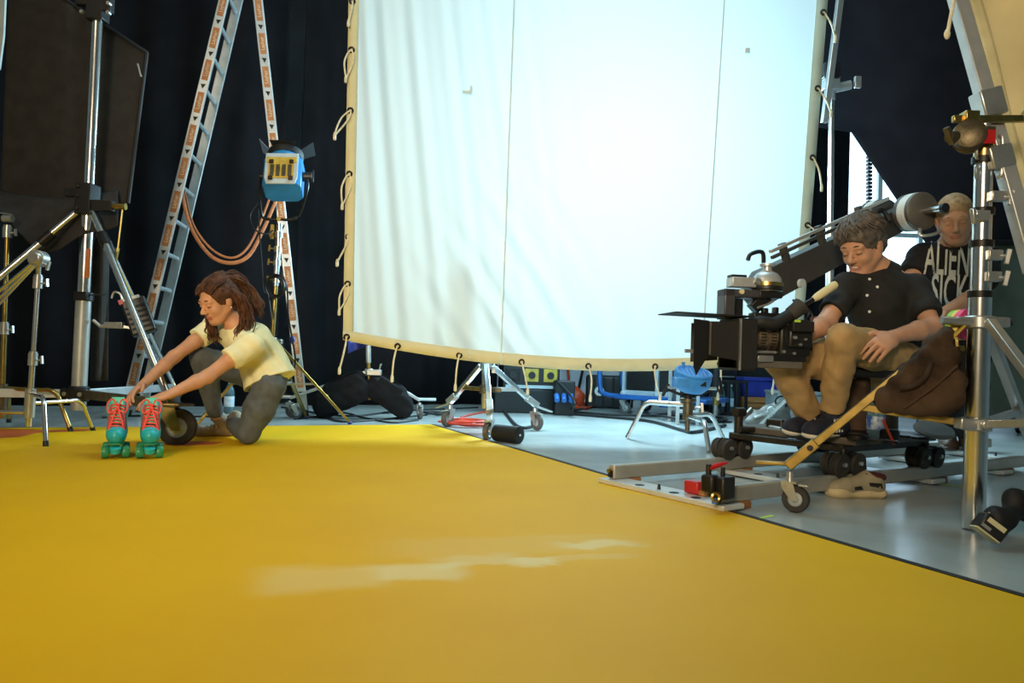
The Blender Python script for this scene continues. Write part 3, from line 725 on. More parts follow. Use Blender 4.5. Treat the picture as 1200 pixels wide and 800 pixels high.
for i in range(4): MB().box(hx(-0.062+0.041*i,0.132,-0.045),(0.026,0.006,0.10),Matrix((Xx,Wv,Aax)).transposed()).build('vent','cast_metal',pl)
for x in (-0.07,0.07):
    for a in (0.03,-0.115): MB().box(hx(x,0.136,a),(0.03,0.014,0.03),Matrix((Xx,Wv,Aax)).transposed()).build('latch','brown_canvas',pl,bevel=0.003)
MB().lathe([(0.10,0.0),(0.118,0.02),(0.118,0.05),(0.105,0.07),(0.095,0.07),(0.095,0.03),(0.06,0.025)], hx(0,-0.005,0.105), Aax, 28).build('lens_ring','lamp_blue',lt)
MB().lathe([(0.124,0),(0.13,0.03),(0.13,0.05),(0.10,0.05),(0.10,0)], hx(0,-0.005,0.155), Aax, 28).build('barn_door_ring','black_matte',lt)
mat('door_bluelit','#8fa9cf',0.4,0.4,0.1,8)  # black door plate; pale blue light falling on it is put into the colour
def door(ctr_, x, y, w0, w1, h_, m, tilt):
    n_ = (Aax*math.cos(tilt)+V(y)*math.sin(tilt)); MB().prism([(-w0,0),(w0,0),(w1,h_),(-w1,h_)], ctr_, x, n_, V(y)*0.003).build('barn_door',m,lt,smooth=False)
top_ = hx(0,-0.005,0.20)
door(top_-Xx*0.10, Wv, -Xx, 0.05,0.075,0.12,'door_bluelit',0.75)
door(top_+Xx*0.10, Wv, Xx, 0.05,0.075,0.12,'black_matte',1.0)
door(top_-Wv*0.10, Xx, -Wv, 0.075,0.10,0.11,'black_matte',0.55)
door(top_+Wv*0.08, Xx, Wv, 0.075,0.095,0.07,'black_matte',1.35)
yb = lp_(257); pts = [hx(-0.165,0,-0.0), hx(-0.168,0,-0.12), yb+Xx*-0.13+Z*0.03, yb+Xx*-0.07, yb, yb+Xx*0.08, yb+Xx*0.14+Z*0.04, hx(0.168,0,-0.12), hx(0.165,0,0.02)]
MB().tube(smooth_path(pts,5),0.011,8).build('yoke','dark_metal',lt)
mb = MB(); mb.cyl(hx(0.13,0,0.0),hx(0.20,0,0.0),0.035,n=16); mb.bar(hx(0.205,0,-0.05),hx(0.205,0,0.06),0.012,0.02); mb.build('tilt_knob','black_plastic',lt,bevel=0.003)
MB().cyl(hx(-0.135,0,0.0),hx(-0.17,0,0.0),0.022,n=14).build('tilt_pivot','dark_metal',lt)
MB().cyl(yb+V((0,-0.02,0)), yb+V((0,-0.03,0)), 0.016, n=12).build('bolt','gold_yellowlit_steel',lt)
# cable coiled on the stand
cb = [P(302,238,5.55),P(293,252,5.55),P(298,268,5.52),P(311,274,5.55),P(320,270,5.6)]
mb = MB(); mb.tube(smooth_path(cb,8),0.006,6)
mb.tube(smooth_path([P(303,245,5.55),P(304,270,5.55),P(307,310,5.55),P(309,340,5.55),P(314,345,5.57),P(318,372,5.6)],8),0.006,6)
for k in range(3):
    mb.torus(P(323,335,5.6+0.02*k), V((0.25+0.2*k,1,0.1*k)), 0.085-0.008*k, 0.006, 24, 6)
mb.tube(smooth_path([P(328,318,5.62),P(336,335,5.62),P(338,370,5.62),P(343,400,5.64),P(346,420,5.65),P(343,437,5.66),P(334,441,5.68)],8),0.007,6)
o = mb.build('lamp_cable','cable_black',loc=P(318,372,5.6)); tag(o,'black lamp cable looped around the lamp stand','cable')
MB().ell(P(342.5,398,5.6),(0.02,0.02,0.03)).build('cable_tie','blue_dark',o)
# bottle
def bottle(label, gp, r, h_, cap_, liq, lab, name='water_bottle'):
    gp = V(gp); t = thing(name, label, 'bottle', gp)
    MB().lathe([(r*0.85,0),(r,0.01),(r,h_*0.62),(r*0.85,h_*0.72),(r*0.38,h_*0.86),(r*0.36,h_*0.93)], gp, Z, 18).build('body',liq,t)
    MB().lathe([(r*0.43,0),(r*0.43,h_*0.07)], gp+Z*h_*0.925, Z, 14).build('cap',cap_,t)
    MB().lathe([(r*1.01,0),(r*1.02,0.002),(r*1.02,h_*0.3),(r*1.01,h_*0.302)], gp+Z*h_*0.2, Z, 18).build('label',lab,t)
    return t
mat('plastic_blueish','#7fa8b8',0.15,0,0.05,10,trans=0.6); mat('label_blue','#9fc4dc',0.5,0,0.2,30,color2='#e8eef2')
bottle('plastic water bottle with pale blue label standing behind the kneeling person', G(268,484), 0.042, 0.29, 'dark_metal','plastic_blueish','label_blue')
# ------------------------------------------------------------------ roller skates
mat('skate_teal','#27b8c0',0.35,0,0.15,14,0.08,90); mat('skate_mint','#6fd6ae',0.5,0,0.1,14); mat('lace_coral','#ff5a4c',0.6,0,0.08,30)
mat('skate_green','#2f9468',0.35,0,0.12,14); mat('skate_coral','#e0584c',0.5,0,0.1,14)
def skate(gp, yaw, label):
    t = thing('roller_skate', label, 'roller skate', V((gp.x,gp.y,0.0062)), 'roller skates on the yellow floor')
    M_ = Matrix.Translation(V((gp.x,gp.y,0.006)))@Matrix.Rotation(yaw,4,'Z')@Matrix.Translation(V((0,-0.085,0)))   # local +y is the toe
    def T(x,y,z): return M_@V((x,y,z))
    Rm = M_.to_3x3()
    pr = [cap(T(0,-0.085,0.115),T(0,0.085,0.112),0.042,0.041,0.02), cap(T(0,0.06,0.112),T(0,0.112,0.110),0.043,0.037,0.02), cap(T(0,-0.075,0.11),T(0,-0.082,0.24),0.042,0.045,0.03),
          cap(T(0,0.02,0.125),T(0,-0.055,0.225),0.036,0.046,0.03), cap(T(0,-0.08,0.235),T(0,-0.082,0.262),0.047,0.048,0.02,fb=True),
          cap(T(0,-0.082,0.20),T(0,-0.082,0.30),0.036,0.036,0.004,op='-')]
    organic('boot', pr, 'skate_teal', t, 0.0045)
    MB(M_).prism([(-0.036,-0.115),(0.036,-0.115),(0.038,-0.03),(0.036,0.10),(0.02,0.135),(-0.02,0.135),(-0.036,0.10),(-0.038,-0.03)],(0,0,0.068),(1,0,0),(0,1,0),(0,0,0.010)).build('sole','skate_green',t,bevel=0.002)
    MB(M_).surf(lambda u,v:(-0.028+0.056*u, 0.055-0.088*v+0.012*math.sin(math.pi*u), 0.165+0.125*v), 6, 6).build('tongue','skate_mint',t,solid=0.008)
    for y,nm in ((0.085,'f'),(-0.075,'r')):
        tr = MB(M_).box((0,y,0.05),(0.03,0.03,0.045)).cyl((-0.055,y,0.031),(0.055,y,0.031),0.007,n=10).build('truck','steel',t,bevel=0.003)
        for x in (-0.044,0.044):
            w_ = MB(M_); w_.lathe([(0.012,-0.017),(0.027,-0.017),(0.031,-0.010),(0.031,0.010),(0.027,0.017),(0.012,0.017)],(x,y,0.031),(1,0,0),20); wo = w_.build('wheel','skate_green',t)
            MB(M_).cyl((x-0.0185,y,0.031),(x+0.0185,y,0.031),0.012,n=12).build('bearing','skate_mint',wo)
    MB(M_).lathe([(0.014,0),(0.024,0.004),(0.026,0.03),(0.014,0.034)],(0,0.115,0.028),(0,0.35,1),16).build('toe_stop','skate_teal',t)
    for s in (-1,1):
        MB(M_).surf(lambda u,v: (s*(0.030+0.010*v-0.006*u), 0.085-0.105*u+0.004-0.028*v, 0.142+0.115*u-0.004*v), 8, 3).build('eyelet_strip','skate_coral',t,solid=0.006)
    mb = MB(M_)
    for k in range(8):
        f0 = k/8.0; y = 0.082-0.092*f0; z = 0.150+0.112*f0; wd = 0.026+0.004*f0
        mb.tube([(-wd,y,z),(-wd*0.4,y+0.012,z+0.008),(wd*0.4,y+0.012,z+0.010),(wd,y,z+0.006)],0.0042,6)
    mb.build('laces','lace_coral',t)
    bw = MB(M_)
    for s in (-1,1):
        bw.tube(smooth_path([(0,0.03,0.245),(s*0.022,0.035,0.285),(s*0.045,0.045,0.262),(s*0.035,0.055,0.22),(0.004*s,0.045,0.235)],6),0.0042,6)
        bw.tube(smooth_path([(0,0.035,0.245),(s*0.015,0.06,0.205),(s*0.026,0.085,0.165),(s*0.036,0.09,0.13)],6),0.0042,6)
    bw.ell((0,0.04,0.243),(0.010,0.008,0.008),nu=8,nv=6); bw.build('bow','lace_coral',t)
    return t
skate(G(135,538), math.radians(206), 'teal roller skate with coral laces, farther from the large caster')
skate(G(175,538), math.radians(205), 'teal roller skate with coral laces, beside the large caster')
# ------------------------------------------------------------------ low stand with sandbags, left of the silk
def sandbag(name, label, a, b, drop, w_, m, loc, cat='sandbag', group=None):
    """saddle bag hung over a bar from a to b: two filled pouches, strap on top"""
    a = V(a); b = V(b); t = thing(name, label, cat, loc, group)
    ax = (b-a).normalized(); sd = ax.cross(Z).normalized(); pr = []
    for s in (-1,1):
        p0 = a+sd*s*(w_*0.30)-Z*drop*0.55; p1 = b+sd*s*(w_*0.30)-Z*drop*0.62
        pr += [cap(p0,p1,drop*0.42,drop*0.45,0.03,sq=(sd,0.55)), cap(p0-Z*drop*0.2,p1-Z*drop*0.25,drop*0.36,drop*0.38,0.03,sq=(sd,0.6))]
    pr += [cap(a-Z*0.01,b-Z*0.01,0.035,0.035,0.05)]
    o = organic('pouch', pr, m, t, 0.010, noise=0.006, nscale=26)
    MB().bar(a+Z*0.03+ax*0.02,b+Z*0.03-ax*0.02,w_*0.35,0.006).build('handle_strap',m,t,bevel=0.002)
    for s in (-1,1):
        MB().bar(a+sd*s*w_*0.52-Z*drop*0.15+ax*0.03, b+sd*s*w_*0.52-Z*drop*0.2-ax*0.03, 0.004, 0.05).build('flap',m,t)
    return t
c0 = G(430,486); c0 = V((-1.17,6.75,0))
t = thing('low_stand','low chrome rolling stand weighted with black sandbags under the white screen','light stand', c0)
ptop = P(432,402,6.4)
def colp(y): return P(431.5+(402-y)*-0.02, y, 6.5)
c0 = V((colp(480).x, colp(480).y,0)); t.location = c0
MB().cyl(colp(468), colp(398), 0.017, n=12).build('column','gold_yellowlit_steel',t)
MB().cyl(colp(425), colp(330), 0.022, n=12).build('riser','steel',t)
hi_, lo_ = colp(436), colp(464)
mb = MB(); mb.cyl(hi_-Z*0.03,hi_+Z*0.03,0.035,n=12); mb.box(hi_+V((0.05,-0.02,0.0)),(0.12,0.05,0.05)); mb.build('leg_collar','steel',t,bevel=0.005)
mb = MB(); knob(mb,hi_+V((0.09,-0.02,0.02)),(0.3,-0.2,1),0.014,0.08); mb.build('lock_knob','steel',t)
MB().cyl(lo_-Z*0.03,lo_+Z*0.03,0.034,n=12).build('leg_collar','gold_yellowlit_steel',t)
for gp,yw in ((G(492,491),-1.2),(V((c0.x-0.62,c0.y-0.12,0)),0.4),(V((c0.x+0.1,c0.y+0.62,0)),2.0)):
    dd = (V((gp.x,gp.y,0))-c0).normalized(); tp_ = caster(t,gp,yw,0.055,0.03,0.14)
    lg = MB().bar(hi_+dd*0.03, tp_+Z*0.02, 0.035,0.025).build('leg','alu',t,bevel=0.003)
    MB().bar(lo_, (hi_+dd*0.03).lerp(tp_,0.62),0.022,0.016).build('spreader','alu',t,bevel=0.002)
    MB().cyl(tp_+Z*0.03-dd*0.02, tp_+Z*0.03+dd*0.14, 0.014,n=8).build('leg_end','steel',lg)
l1a, l1b = hi_.lerp(G(492,491)+Z*0.14,0.12), hi_.lerp(G(492,491)+Z*0.14,0.66)
sandbag('sandbag','black sandbag saddled on a stand leg under the screen corner', l1a+Z*0.02, l1b+Z*0.02, 0.19, 0.19, 'black_cloth', V((l1a.x,l1a.y,0)), group=None)
m1 = V((c0.x-0.62,c0.y-0.12,0.14)); sandbag('sandbag','black sandbag hanging beside the gilt tripod leg of the lamp stand', hi_.lerp(m1,0.12)+Z*0.02, hi_.lerp(m1,0.56)+Z*0.02, 0.22, 0.2, 'black_cloth', V((m1.x,m1.y,0)))
# hanging blue-grey cloth tail
o = MB().surf(lambda u,v: P(408+24*u, 399+2*v+13*v*(1-u)+3*u, 5.75+0.05*math.sin(4*u)),8,6).build('cloth_tail','blue_dark',solid=0.004,loc=P(412,412,5.75)); tag(o,'small dark blue cloth corner hanging below the screen hem','cloth')
# ------------------------------------------------------------------ crank stand under the silk
c1 = V((-0.15,5.74,0)); t = thing('crank_stand','chrome tripod stand on three casters under the middle of the screen','light stand', c1)
def cp(y): return P(568+(500-y)*0.02, y, 5.74)
MB().cyl(cp(478), cp(300), 0.030, n=16).build('column','chrome',t)
ch, cl = cp(428), cp(456)
mb = MB(); mb.cyl(ch-Z*0.03,ch+Z*0.05,0.045,n=16); mb.box(ch+V((0.06,-0.02,-0.03)),(0.03,0.03,0.05)); mb.build('leg_collar','steel',t,bevel=0.004)
mb = MB(); mb.cyl(cl-Z*0.03,cl+Z*0.03,0.045,n=16); mb.box(cl+V((0.07,-0.03,0)),(0.10,0.05,0.035)); mb.build('leg_collar','cast_metal',t,bevel=0.004)
for gp,yw in ((G(524,500),-2.2),(G(571,516),-1.9),(G(629,504),-0.9)):
    gp = V((gp.x,gp.y,0)); dd = (gp-c1).normalized(); tp_ = caster(t,gp,yw,0.062,0.032,0.17)
    a_ = ch+dd*0.05+Z*0.0; b_ = tp_+Z*0.02
    lg = MB().bar(a_, b_, 0.040, 0.032).build('leg','chrome',t,bevel=0.004)
    MB().bar(a_.lerp(b_,0.80), b_+dd*0.02, 0.05,0.044).build('leg_shoe','steel',lg,bevel=0.004)
    kk = (a_.z-cl.z)/(a_.z-b_.z); MB().bar(cl, a_.lerp(b_,kk), 0.026,0.03).build('spreader','gold_yellowlit_steel' if dd.x<-0.3 else 'alu',t,bevel=0.003)
    MB().bar(b_+dd*0.02-Z*0.01, b_+dd*0.16-Z*0.05, 0.035,0.012).build('brake_pedal','gold_yellowlit_steel' if dd.x<-0.3 else 'steel',lg,bevel=0.002)
# black roll lying by the stand
a_, b_ = P(581,505,5.12), P(598,512,4.95); a_.z = b_.z = 0.058
o = MB().lathe([(0.05,0),(0.056,0.004),(0.056,0.196),(0.05,0.2)],V((a_.x,a_.y,0.057)),V((0.80,-0.60,0)),24).build('foam_roll','black_matte',loc=V((a_.x,a_.y,0))); tag(o,'short black cylinder lying on the floor beside the caster','tube')
MB().cyl(V((a_.x,a_.y,0.057))+V((0.80,-0.60,0))*0.198,V((a_.x,a_.y,0.057))+V((0.80,-0.60,0))*0.204,0.007,n=10).build('end_pin','white_paint',o)
# cables on the floor
def cable(pts, r, m, label, cat='cable', z=None, name='floor_cable', group=None):
    pth = smooth_path([ (G(x,y)+Z*(r+0.0005 if z is None else z)) for x,y in pts],8)
    o = MB().tube(pth,r,7).build(name,m,loc=pth[len(pth)//2]*1.0); return tag(o,label,cat,group)
def coil(c, R, turns, r, m, label, seed=0, flat=0.55, name='cable_coil', zsp=0.6):
    rr = random.Random(seed); pts = []
    n = int(turns*20)
    for i in range(n+1):
        a = 2*math.pi*i/20; q = R*(0.75+0.25*math.sin(i*0.37+rr.uniform(-.1,.1)))
        pts.append(V((c.x+q*math.cos(a)+0.02*math.sin(i*0.13), c.y+q*flat*math.sin(a), r+zsp*r*(i/20)+0.010*abs(math.sin(i*0.21)))))
    o = MB().tube(pts,r,6).build(name,m,loc=V((c.x,c.y,0))); return tag(o,label,'cable')
cable([(640,484),(700,489),(760,495),(800,506),(815,508),(850,500)],0.014,'cable_black','thick black cable running across the floor to the blue-headed stand')
cable([(655,482),(700,486),(745,488),(800,489)],0.011,'cable_black','black cable lying just in front of the blue flatbed cart')
cable([(330,478),(380,486),(420,488),(470,482),(520,480),(560,478)],0.008,'cable_black','black cable running behind the sandbagged stand')
cable([(345,492),(375,489),(400,495),(440,493),(480,489),(500,487)],0.008,'cable_black','thin black cable along the back edge of the yellow floor')
cable([(360,487),(400,484),(430,491),(460,496),(490,493)],0.007,'cable_black','thin black cable crossing under the gilt tripod leg')
cable([(640,478),(600,479),(560,485),(540,490)],0.008,'orange_cable','orange cable running from the power boxes to the coil')
cable([(120,490),(160,488),(240,489),(300,490)],0.007,'cable_black','black cable behind the large caster and the skates')
cable([(590,482),(602,497),(612,503),(625,501)],0.013,'cable_black','thick black cable curving down to the caster under the screen')
coil(G(548,500)+V((-0.02,0.05,0)),0.20,7,0.008,'orange_cable','coil of orange cable on the floor behind the crank stand',2,0.8)
coil(G(495,486)+V((0.12,0,0)),0.13,4,0.006,'cable_black','small tangle of black cable by the caster of the sandbagged stand',3,0.9)
coil(G(812,493),0.33,6,0.011,'cable_black','big coil of black cable lying under the blue lamp head',4,0.9)
# ------------------------------------------------------------------ things behind the silk
def boxthing(name, label, cat, c, size, m, rz=0, bevel=0.01, z0=0.0, extra=None, group=None):
    c = V((c[0],c[1],z0)); t = thing(name,label,cat,c,group); R = Matrix.Rotation(rz,3,'Z')
    MB().box(c+Z*size[2]/2,size,R).build('body',m,t,bevel=bevel)
    if extra: extra(t,c,R,size)
    return t
def pd_extra(t,c,R,size):
    for k in range(3):
        p = MB().box(c+R@V((-size[0]*0.33+size[0]*0.33*k,-size[1]/2-0.006,size[2]*0.55)),(size[0]*0.24,0.02,size[2]*0.5),R).build('outlet_panel','yellow_label' if k else 'dark_metal',t,bevel=0.003)
        MB().cyl(c+R@V((-size[0]*0.33+size[0]*0.33*k,-size[1]/2-0.014,size[2]*0.55)),c+R@V((-size[0]*0.33+size[0]*0.33*k,-size[1]/2-0.03,size[2]*0.55)),size[2]*0.14,n=12).build('socket','black_plastic',p)
    MB().box(c+R@V((0,-size[1]/2-0.004,size[2]*0.1)),(size[0]*0.9,0.008,size[2]*0.12),R).build('label_strip','lamp_grey',t)
gA = P(612,455,7.9); boxthing('power_distributor','wide black power box under a matching box with yellow sockets','power box',(gA.x-0.0,gA.y),(0.62,0.40,0.24),'black_plastic',0.15)
boxthing('power_distributor','black power box with yellow socket panels on top of another box','power box',(gA.x+0.06,gA.y),(0.58,0.36,0.26),'black_plastic',0.15,z0=0.241,extra=pd_extra)
gB = P(648,455,7.75); boxthing('power_distributor','small black power box with blue plug cables beside the orange bag','power box',(gB.x+0.10,gB.y),(0.20,0.3,0.34),'black_plastic',0.1,extra=lambda t,c,R,s:[MB().cyl(c+V((-0.07+0.07*k,-0.16,0.20)),c+V((-0.07+0.07*k,-0.24,0.15)),0.025,n=12).build('plug','blue_paint',t) for k in range(3)])
# orange bag
q = G(664,477); t = thing('tool_bag','orange square bag with dark trim beside the power boxes','bag',V((q.x,q.y,0)))
organic('body',[cap(V((q.x-0.10,q.y+0.1,0.11)),V((q.x+0.12,q.y+0.1,0.11)),0.10,0.10,0.02,sq=((0,1,0),1.0)),elp(V((q.x,q.y+0.1,0.15)),(0.16,0.1,0.12))],'orange_plastic',t,0.014,noise=0.008)
MB().torus(V((q.x,q.y+0.08,0.24)),(0,1,0),0.06,0.010,16,6).build('handle','black_cloth',t)
q = G(690,476)
o = MB().tube(smooth_path([G(668,480)+Z*0.02,G(680,478)+Z*0.03,G(690,475)+Z*0.02,G(676,474)+Z*0.03,G(663,477)+Z*0.02,G(684,480)+Z*0.02,G(693,478)+Z*0.02],8),0.014,7).build('orange_hose','orange_plastic',loc=q); tag(o,'heap of orange cable beside the black trolley case','cable')
# red connectors
for (x,y,yaw,lab) in ((618,470,0.5,'red industrial plug lying in front of the power boxes, nearer the crank stand'),(628,474,-0.4,'red industrial plug lying in front of the power boxes, nearer the orange bag')):
    q = G(x,y+6); d = V((math.cos(yaw),math.sin(yaw)*0.6,0)).normalized(); t = thing('power_plug',lab,'plug',V((q.x,q.y,0)))
    MB().lathe([(0.02,0),(0.04,0.02),(0.045,0.09),(0.055,0.10),(0.055,0.15),(0.045,0.16)],q+Z*0.058,d,16).build('body','red_plastic',t)
    MB().lathe([(0.016,0),(0.016,0.05)],q+Z*0.058-d*0.05,d,12).build('cable_gland','black_plastic',t)
cable([(600,474),(640,480),(670,482),(700,476)],0.011,'cable_black','black cable lying in front of the power boxes and orange bag')
o = MB().tube(smooth_path([P(652,445,7.6),P(668,462,7.5),P(673,476,7.3),G(660,481)+Z*0.012,G(640,479)+Z*0.012],8),0.012,7).build('floor_cable','cable_black',loc=G(660,481)); tag(o,'black cable arching down from the socket box','cable')
for i,(xa,xb,m_,lab) in enumerate(((690,676,'cable_black','dark strut leaning against the pale wall behind the screen'),(663,668,'orange_plastic','orange pole leaning against the pale wall behind the screen'))):
    a_ = G(xb,466); top = P(xa,400,10.6); o = MB().cyl(a_+Z*0.01, top, 0.02, n=10).build('leaning_pole',m_,loc=a_); tag(o,lab,'pole')
# black trolley case with round badge
q = P(702,470,9.0); q.z = 0; t = boxthing('trolley_case','black ribbed trolley case with a round white badge','case',(q.x+0.1,q.y),(0.52,0.32,0.38),'black_plastic',-0.1,0.03)
for k in range(5): MB().box(q+V((-0.08+0.11*k,-0.165,0.19)),(0.02,0.02,0.34)).build('rib','black_matte',t)
bd = MB().cyl(q+V((-0.02,-0.165,0.2)),q+V((-0.02,-0.18,0.2)),0.055,n=24).build('badge','white_paint',t); MB().cyl(q+V((-0.02,-0.181,0.2)),q+V((-0.02,-0.184,0.2)),0.022,n=16).build('badge_mark','dark_metal',bd)
MB().tube(smooth_path([q+V((0.02,0,0.37)),q+V((0.02,0,0.44)),q+V((0.24,0,0.44)),q+V((0.24,0,0.37))],5),0.018,8).build('handle','black_plastic',t)
# blue flatbed cart
ca = V((1.14,8.25,0)); cb_ = V((1.98,7.68,0)); cx = (cb_-ca).normalized(); cy = V((-cx.y,cx.x,0))
t = thing('flatbed_cart','blue flatbed cart on grey casters with a curved push handle','cart',(ca+cb_)/2)
zc = 0.15
MB().poly([ca+Z*zc-cy*0.05, cb_+Z*zc-cy*0.05, cb_+Z*zc+cy*0.65, ca+Z*zc+cy*0.65], (0,0,0.05)).build('deck','blue_paint',t,bevel=0.01)
hp = [ca+Z*(zc+0.03)+cx*0.02, ca+Z*(zc+0.04)-cx*0.12, ca+Z*(zc+0.12)-cx*0.20, ca+Z*(zc+0.6)-cx*0.22]
MB().tube(smooth_path(hp,6),0.026,10).build('handle','blue_paint',t)
MB().tube(smooth_path([p+cy*0.55 for p in hp],6),0.026,10).build('handle','blue_paint',t)
for a_ in (0.10,0.9):
    for b_ in (0.02,0.55):
        gp = ca+cx*a_+cy*b_; caster(t,gp,math.radians(-30)+a_,0.062,0.034,0.148,'steel','grey_rubber',False)
MB().box(ca+cx*0.66+cy*0.0+Z*(zc-0.025),(0.30,0.12,0.06),Matrix((cx,cy,Z)).transposed()).build('wheel_bracket','blue_paint',t,bevel=0.01)
# flight case on the cart
fc = ca+cx*0.11+Z*(zc+0.052); Rc = Matrix((cx,cy,Z)).transposed()
t = thing('flight_case','black flight case with silver edges and corner balls on the blue cart','case',fc+cx*0.3)
MB().box(fc+cx*0.33+cy*0.3+Z*0.22,(0.74,0.5,0.42),Rc).build('body','black_plastic',t)
for s in (-0.04,0.34,0.70):
    MB().bar(fc+cx*s+cy*0.04, fc+cx*s+cy*0.04+Z*0.44,0.06,0.03,cx).build('edge_profile','lamp_grey',t,bevel=0.004)
    for zz in (0.01,0.43): MB().ell(fc+cx*s+cy*0.03+Z*zz,(0.04,0.04,0.035)).build('corner_ball','lamp_grey',t)
for zz in (0.02,0.43): MB().bar(fc+cx*-0.05+cy*0.04+Z*zz, fc+cx*0.71+cy*0.04+Z*zz,0.03,0.05).build('edge_profile','lamp_grey',t,bevel=0.004)
for s in (0.45,0.58): MB().box(fc+cx*s+cy*0.04+Z*0.38,(0.06,0.03,0.04),Rc).build('latch','lamp_grey',t,bevel=0.004)
# tall rack right of the cart
q = P(806,470,6.95); t = thing('metal_rack','silver upright rack frame standing at the end of the blue cart','rack',V((q.x,q.y,0)))
for dx in (-0.09,0.09):
    for dy in (0,0.35): MB().bar(V((q.x+dx,q.y+dy,0)),V((q.x+dx,q.y+dy,0.66)),0.03,0.03,(0,1,0)).build('post','alu',t,bevel=0.003)
for zz in (0.12,0.62):
    for dy in (0,0.35): MB().bar(V((q.x-0.1,q.y+dy,zz)),V((q.x+0.1,q.y+dy,zz)),0.025,0.03).build('rail','alu',t,bevel=0.003)
MB().box(V((q.x,q.y+0.2,0.36)),(0.14,0.28,0.44)).build('insert','black_plastic',t,bevel=0.01)
# black cases, blue crate, wooden crate, grey box, bottle bin
q = P(850,470,8.2); q.z=0
boxthing('equipment_case','large black equipment case standing behind the blue lamp head','case',(q.x+0.10,q.y+0.95),(0.42,0.45,0.92),'black_plastic',0.1,extra=lambda t,c,R,s:[MB().box(c+V((0,-s[1]/2-0.006,s[2]*f_)),(s[0]*0.96,0.015,0.012)).build('seam_strip','steel',t) for f_ in (0.45,0.72)])
boxthing('equipment_case','large black equipment case standing beside the blue crate','case',(q.x+0.80,q.y+1.5),(0.62,0.45,0.95),'black_matte',0.05)
q = G(852,487); t = thing('bottle_bin','black open bin holding upright bottles beside the wooden crate','bin',V((q.x,q.y,0)))
MB().box(V((q.x+0.02,q.y+0.17,0.02)),(0.42,0.30,0.03)).build('base','black_plastic',t,bevel=0.01)
for k in range(5): MB().box(V((q.x-0.17+0.095*k,q.y+0.03,0.19)),(0.035,0.02,0.36)).build('slat','black_plastic',t,bevel=0.004)
MB().box(V((q.x+0.02,q.y+0.31,0.19)),(0.42,0.02,0.36)).build('back','black_plastic',t,bevel=0.004)
MB().box(V((q.x+0.02,q.y+0.03,0.37)),(0.42,0.03,0.03)).build('rim','black_plastic',t,bevel=0.004)
for k in range(3):
    bottle('pale plastic bottle standing in the black open bin', V((q.x-0.125+0.095*k,q.y+0.11,0.036)), 0.036, 0.30, 'white_paint','plastic_blueish','label_blue')
bpy.context.view_layer.update()
for o in [o for o in COL.objects if o.get('label')=='pale plastic bottle standing in the black open bin']: o['group'] = 'bottles in the black bin'
q = G(872,486)
boxthing('wooden_crate','orange-brown wooden crate under the dark blue crate','crate',(q.x+0.17,q.y+0.2),(0.34,0.3,0.20),'wood',0.05,extra=lambda t,c,R,s:[MB().box(c+V((0,-s[1]/2-0.006,0.04+0.06*k)),(s[0]*1.0,0.014,0.045)).build('slat','wood',t,bevel=0.003) for k in range(3)])
boxthing('plastic_crate','dark blue plastic crate standing on the wooden crate','crate',(q.x+0.20,q.y+0.2),(0.40,0.28,0.22),'blue_dark',0.05,z0=0.201,extra=lambda t,c,R,s:[MB().box(c+V((0,-s[1]/2-0.006,s[2]-0.02)),(s[0]*1.04,0.02,0.035)).build('rim','blue_dark',t,bevel=0.004)])
q = G(900,487); boxthing('storage_box','pale grey storage box with flat lid behind the trousered leg','box',(q.x-0.05,q.y-0.9),(0.46,0.32,0.29),'grey_box',0.05,extra=lambda t,c,R,s:[MB().box(c+Z*(s[2]+0.01),(s[0]*1.05,s[1]*1.05,0.03)).build('lid','grey_box',t,bevel=0.006)])
# ------------------------------------------------------------------ turtle stand with blue lamp head
tb = V((1.235,5.38,0)); t = thing('turtle_stand','low chrome turtle base stand with three bent legs on the pale floor','light stand',tb)
hub = P(806,482,5.38)
mb = MB(); mb.cyl(V((hub.x,hub.y,0.16)),V((hub.x,hub.y,0.30)),0.035,n=14); mb.cyl(V((hub.x,hub.y,0.085)),V((hub.x,hub.y,0.17)),0.018,n=12); mb.cyl(V((hub.x,hub.y,0.29)),V((hub.x,hub.y,0.315)),0.055,n=14); mb.build('hub','cast_metal',t,bevel=0.004)
for ft_,zz in ((G(735,514),0.27),(G(831,531),0.19),(G(849,518),0.20)):
    dd = V((ft_.x-hub.x,ft_.y-hub.y,0)); L_ = dd.length; dd.normalize(); h0 = V((hub.x,hub.y,zz)); k_ = h0+dd*(L_-0.16)
    f_ = V((ft_.x,ft_.y,0.008)); MB().tube([h0]+smooth_path([h0.lerp(k_,0.7),k_,k_+dd*0.05-Z*0.03,f_.lerp(k_+dd*0.05-Z*0.03,0.6),f_],5),0.0165,12).build('leg','chrome',t)
mb = MB(); knob(mb,V((hub.x+0.04,hub.y-0.02,0.25)),(1,-0.3,0.1),0.02,0.09); mb.build('lock_knob','steel',t)
lt = thing('small_lamp','bright blue lamp head seen from above on the turtle base stand','studio lamp',V((hub.x,hub.y,0.315)))
hc2 = P(812,441,5.33); a2 = V((0.10,-0.30,0.95)).normalized(); x2 = V((1,0,-0.1)).normalized(); w2 = a2.cross(x2); 
MB().lathe([(0.09,-0.10),(0.125,-0.06),(0.13,0.0),(0.13,0.02),(0.10,0.035)],hc2,a2,26).build('housing','blue_bright',lt)
MB().box(hc2-a2*0.045-V((0.03,0.06,0.0)),(0.22,0.12,0.075)).build('ballast_box','blue_bright',lt,bevel=0.012)
MB().torus(hc2+a2*0.03,a2,0.118,0.012,28,8).build('rim','blue_bright',lt)
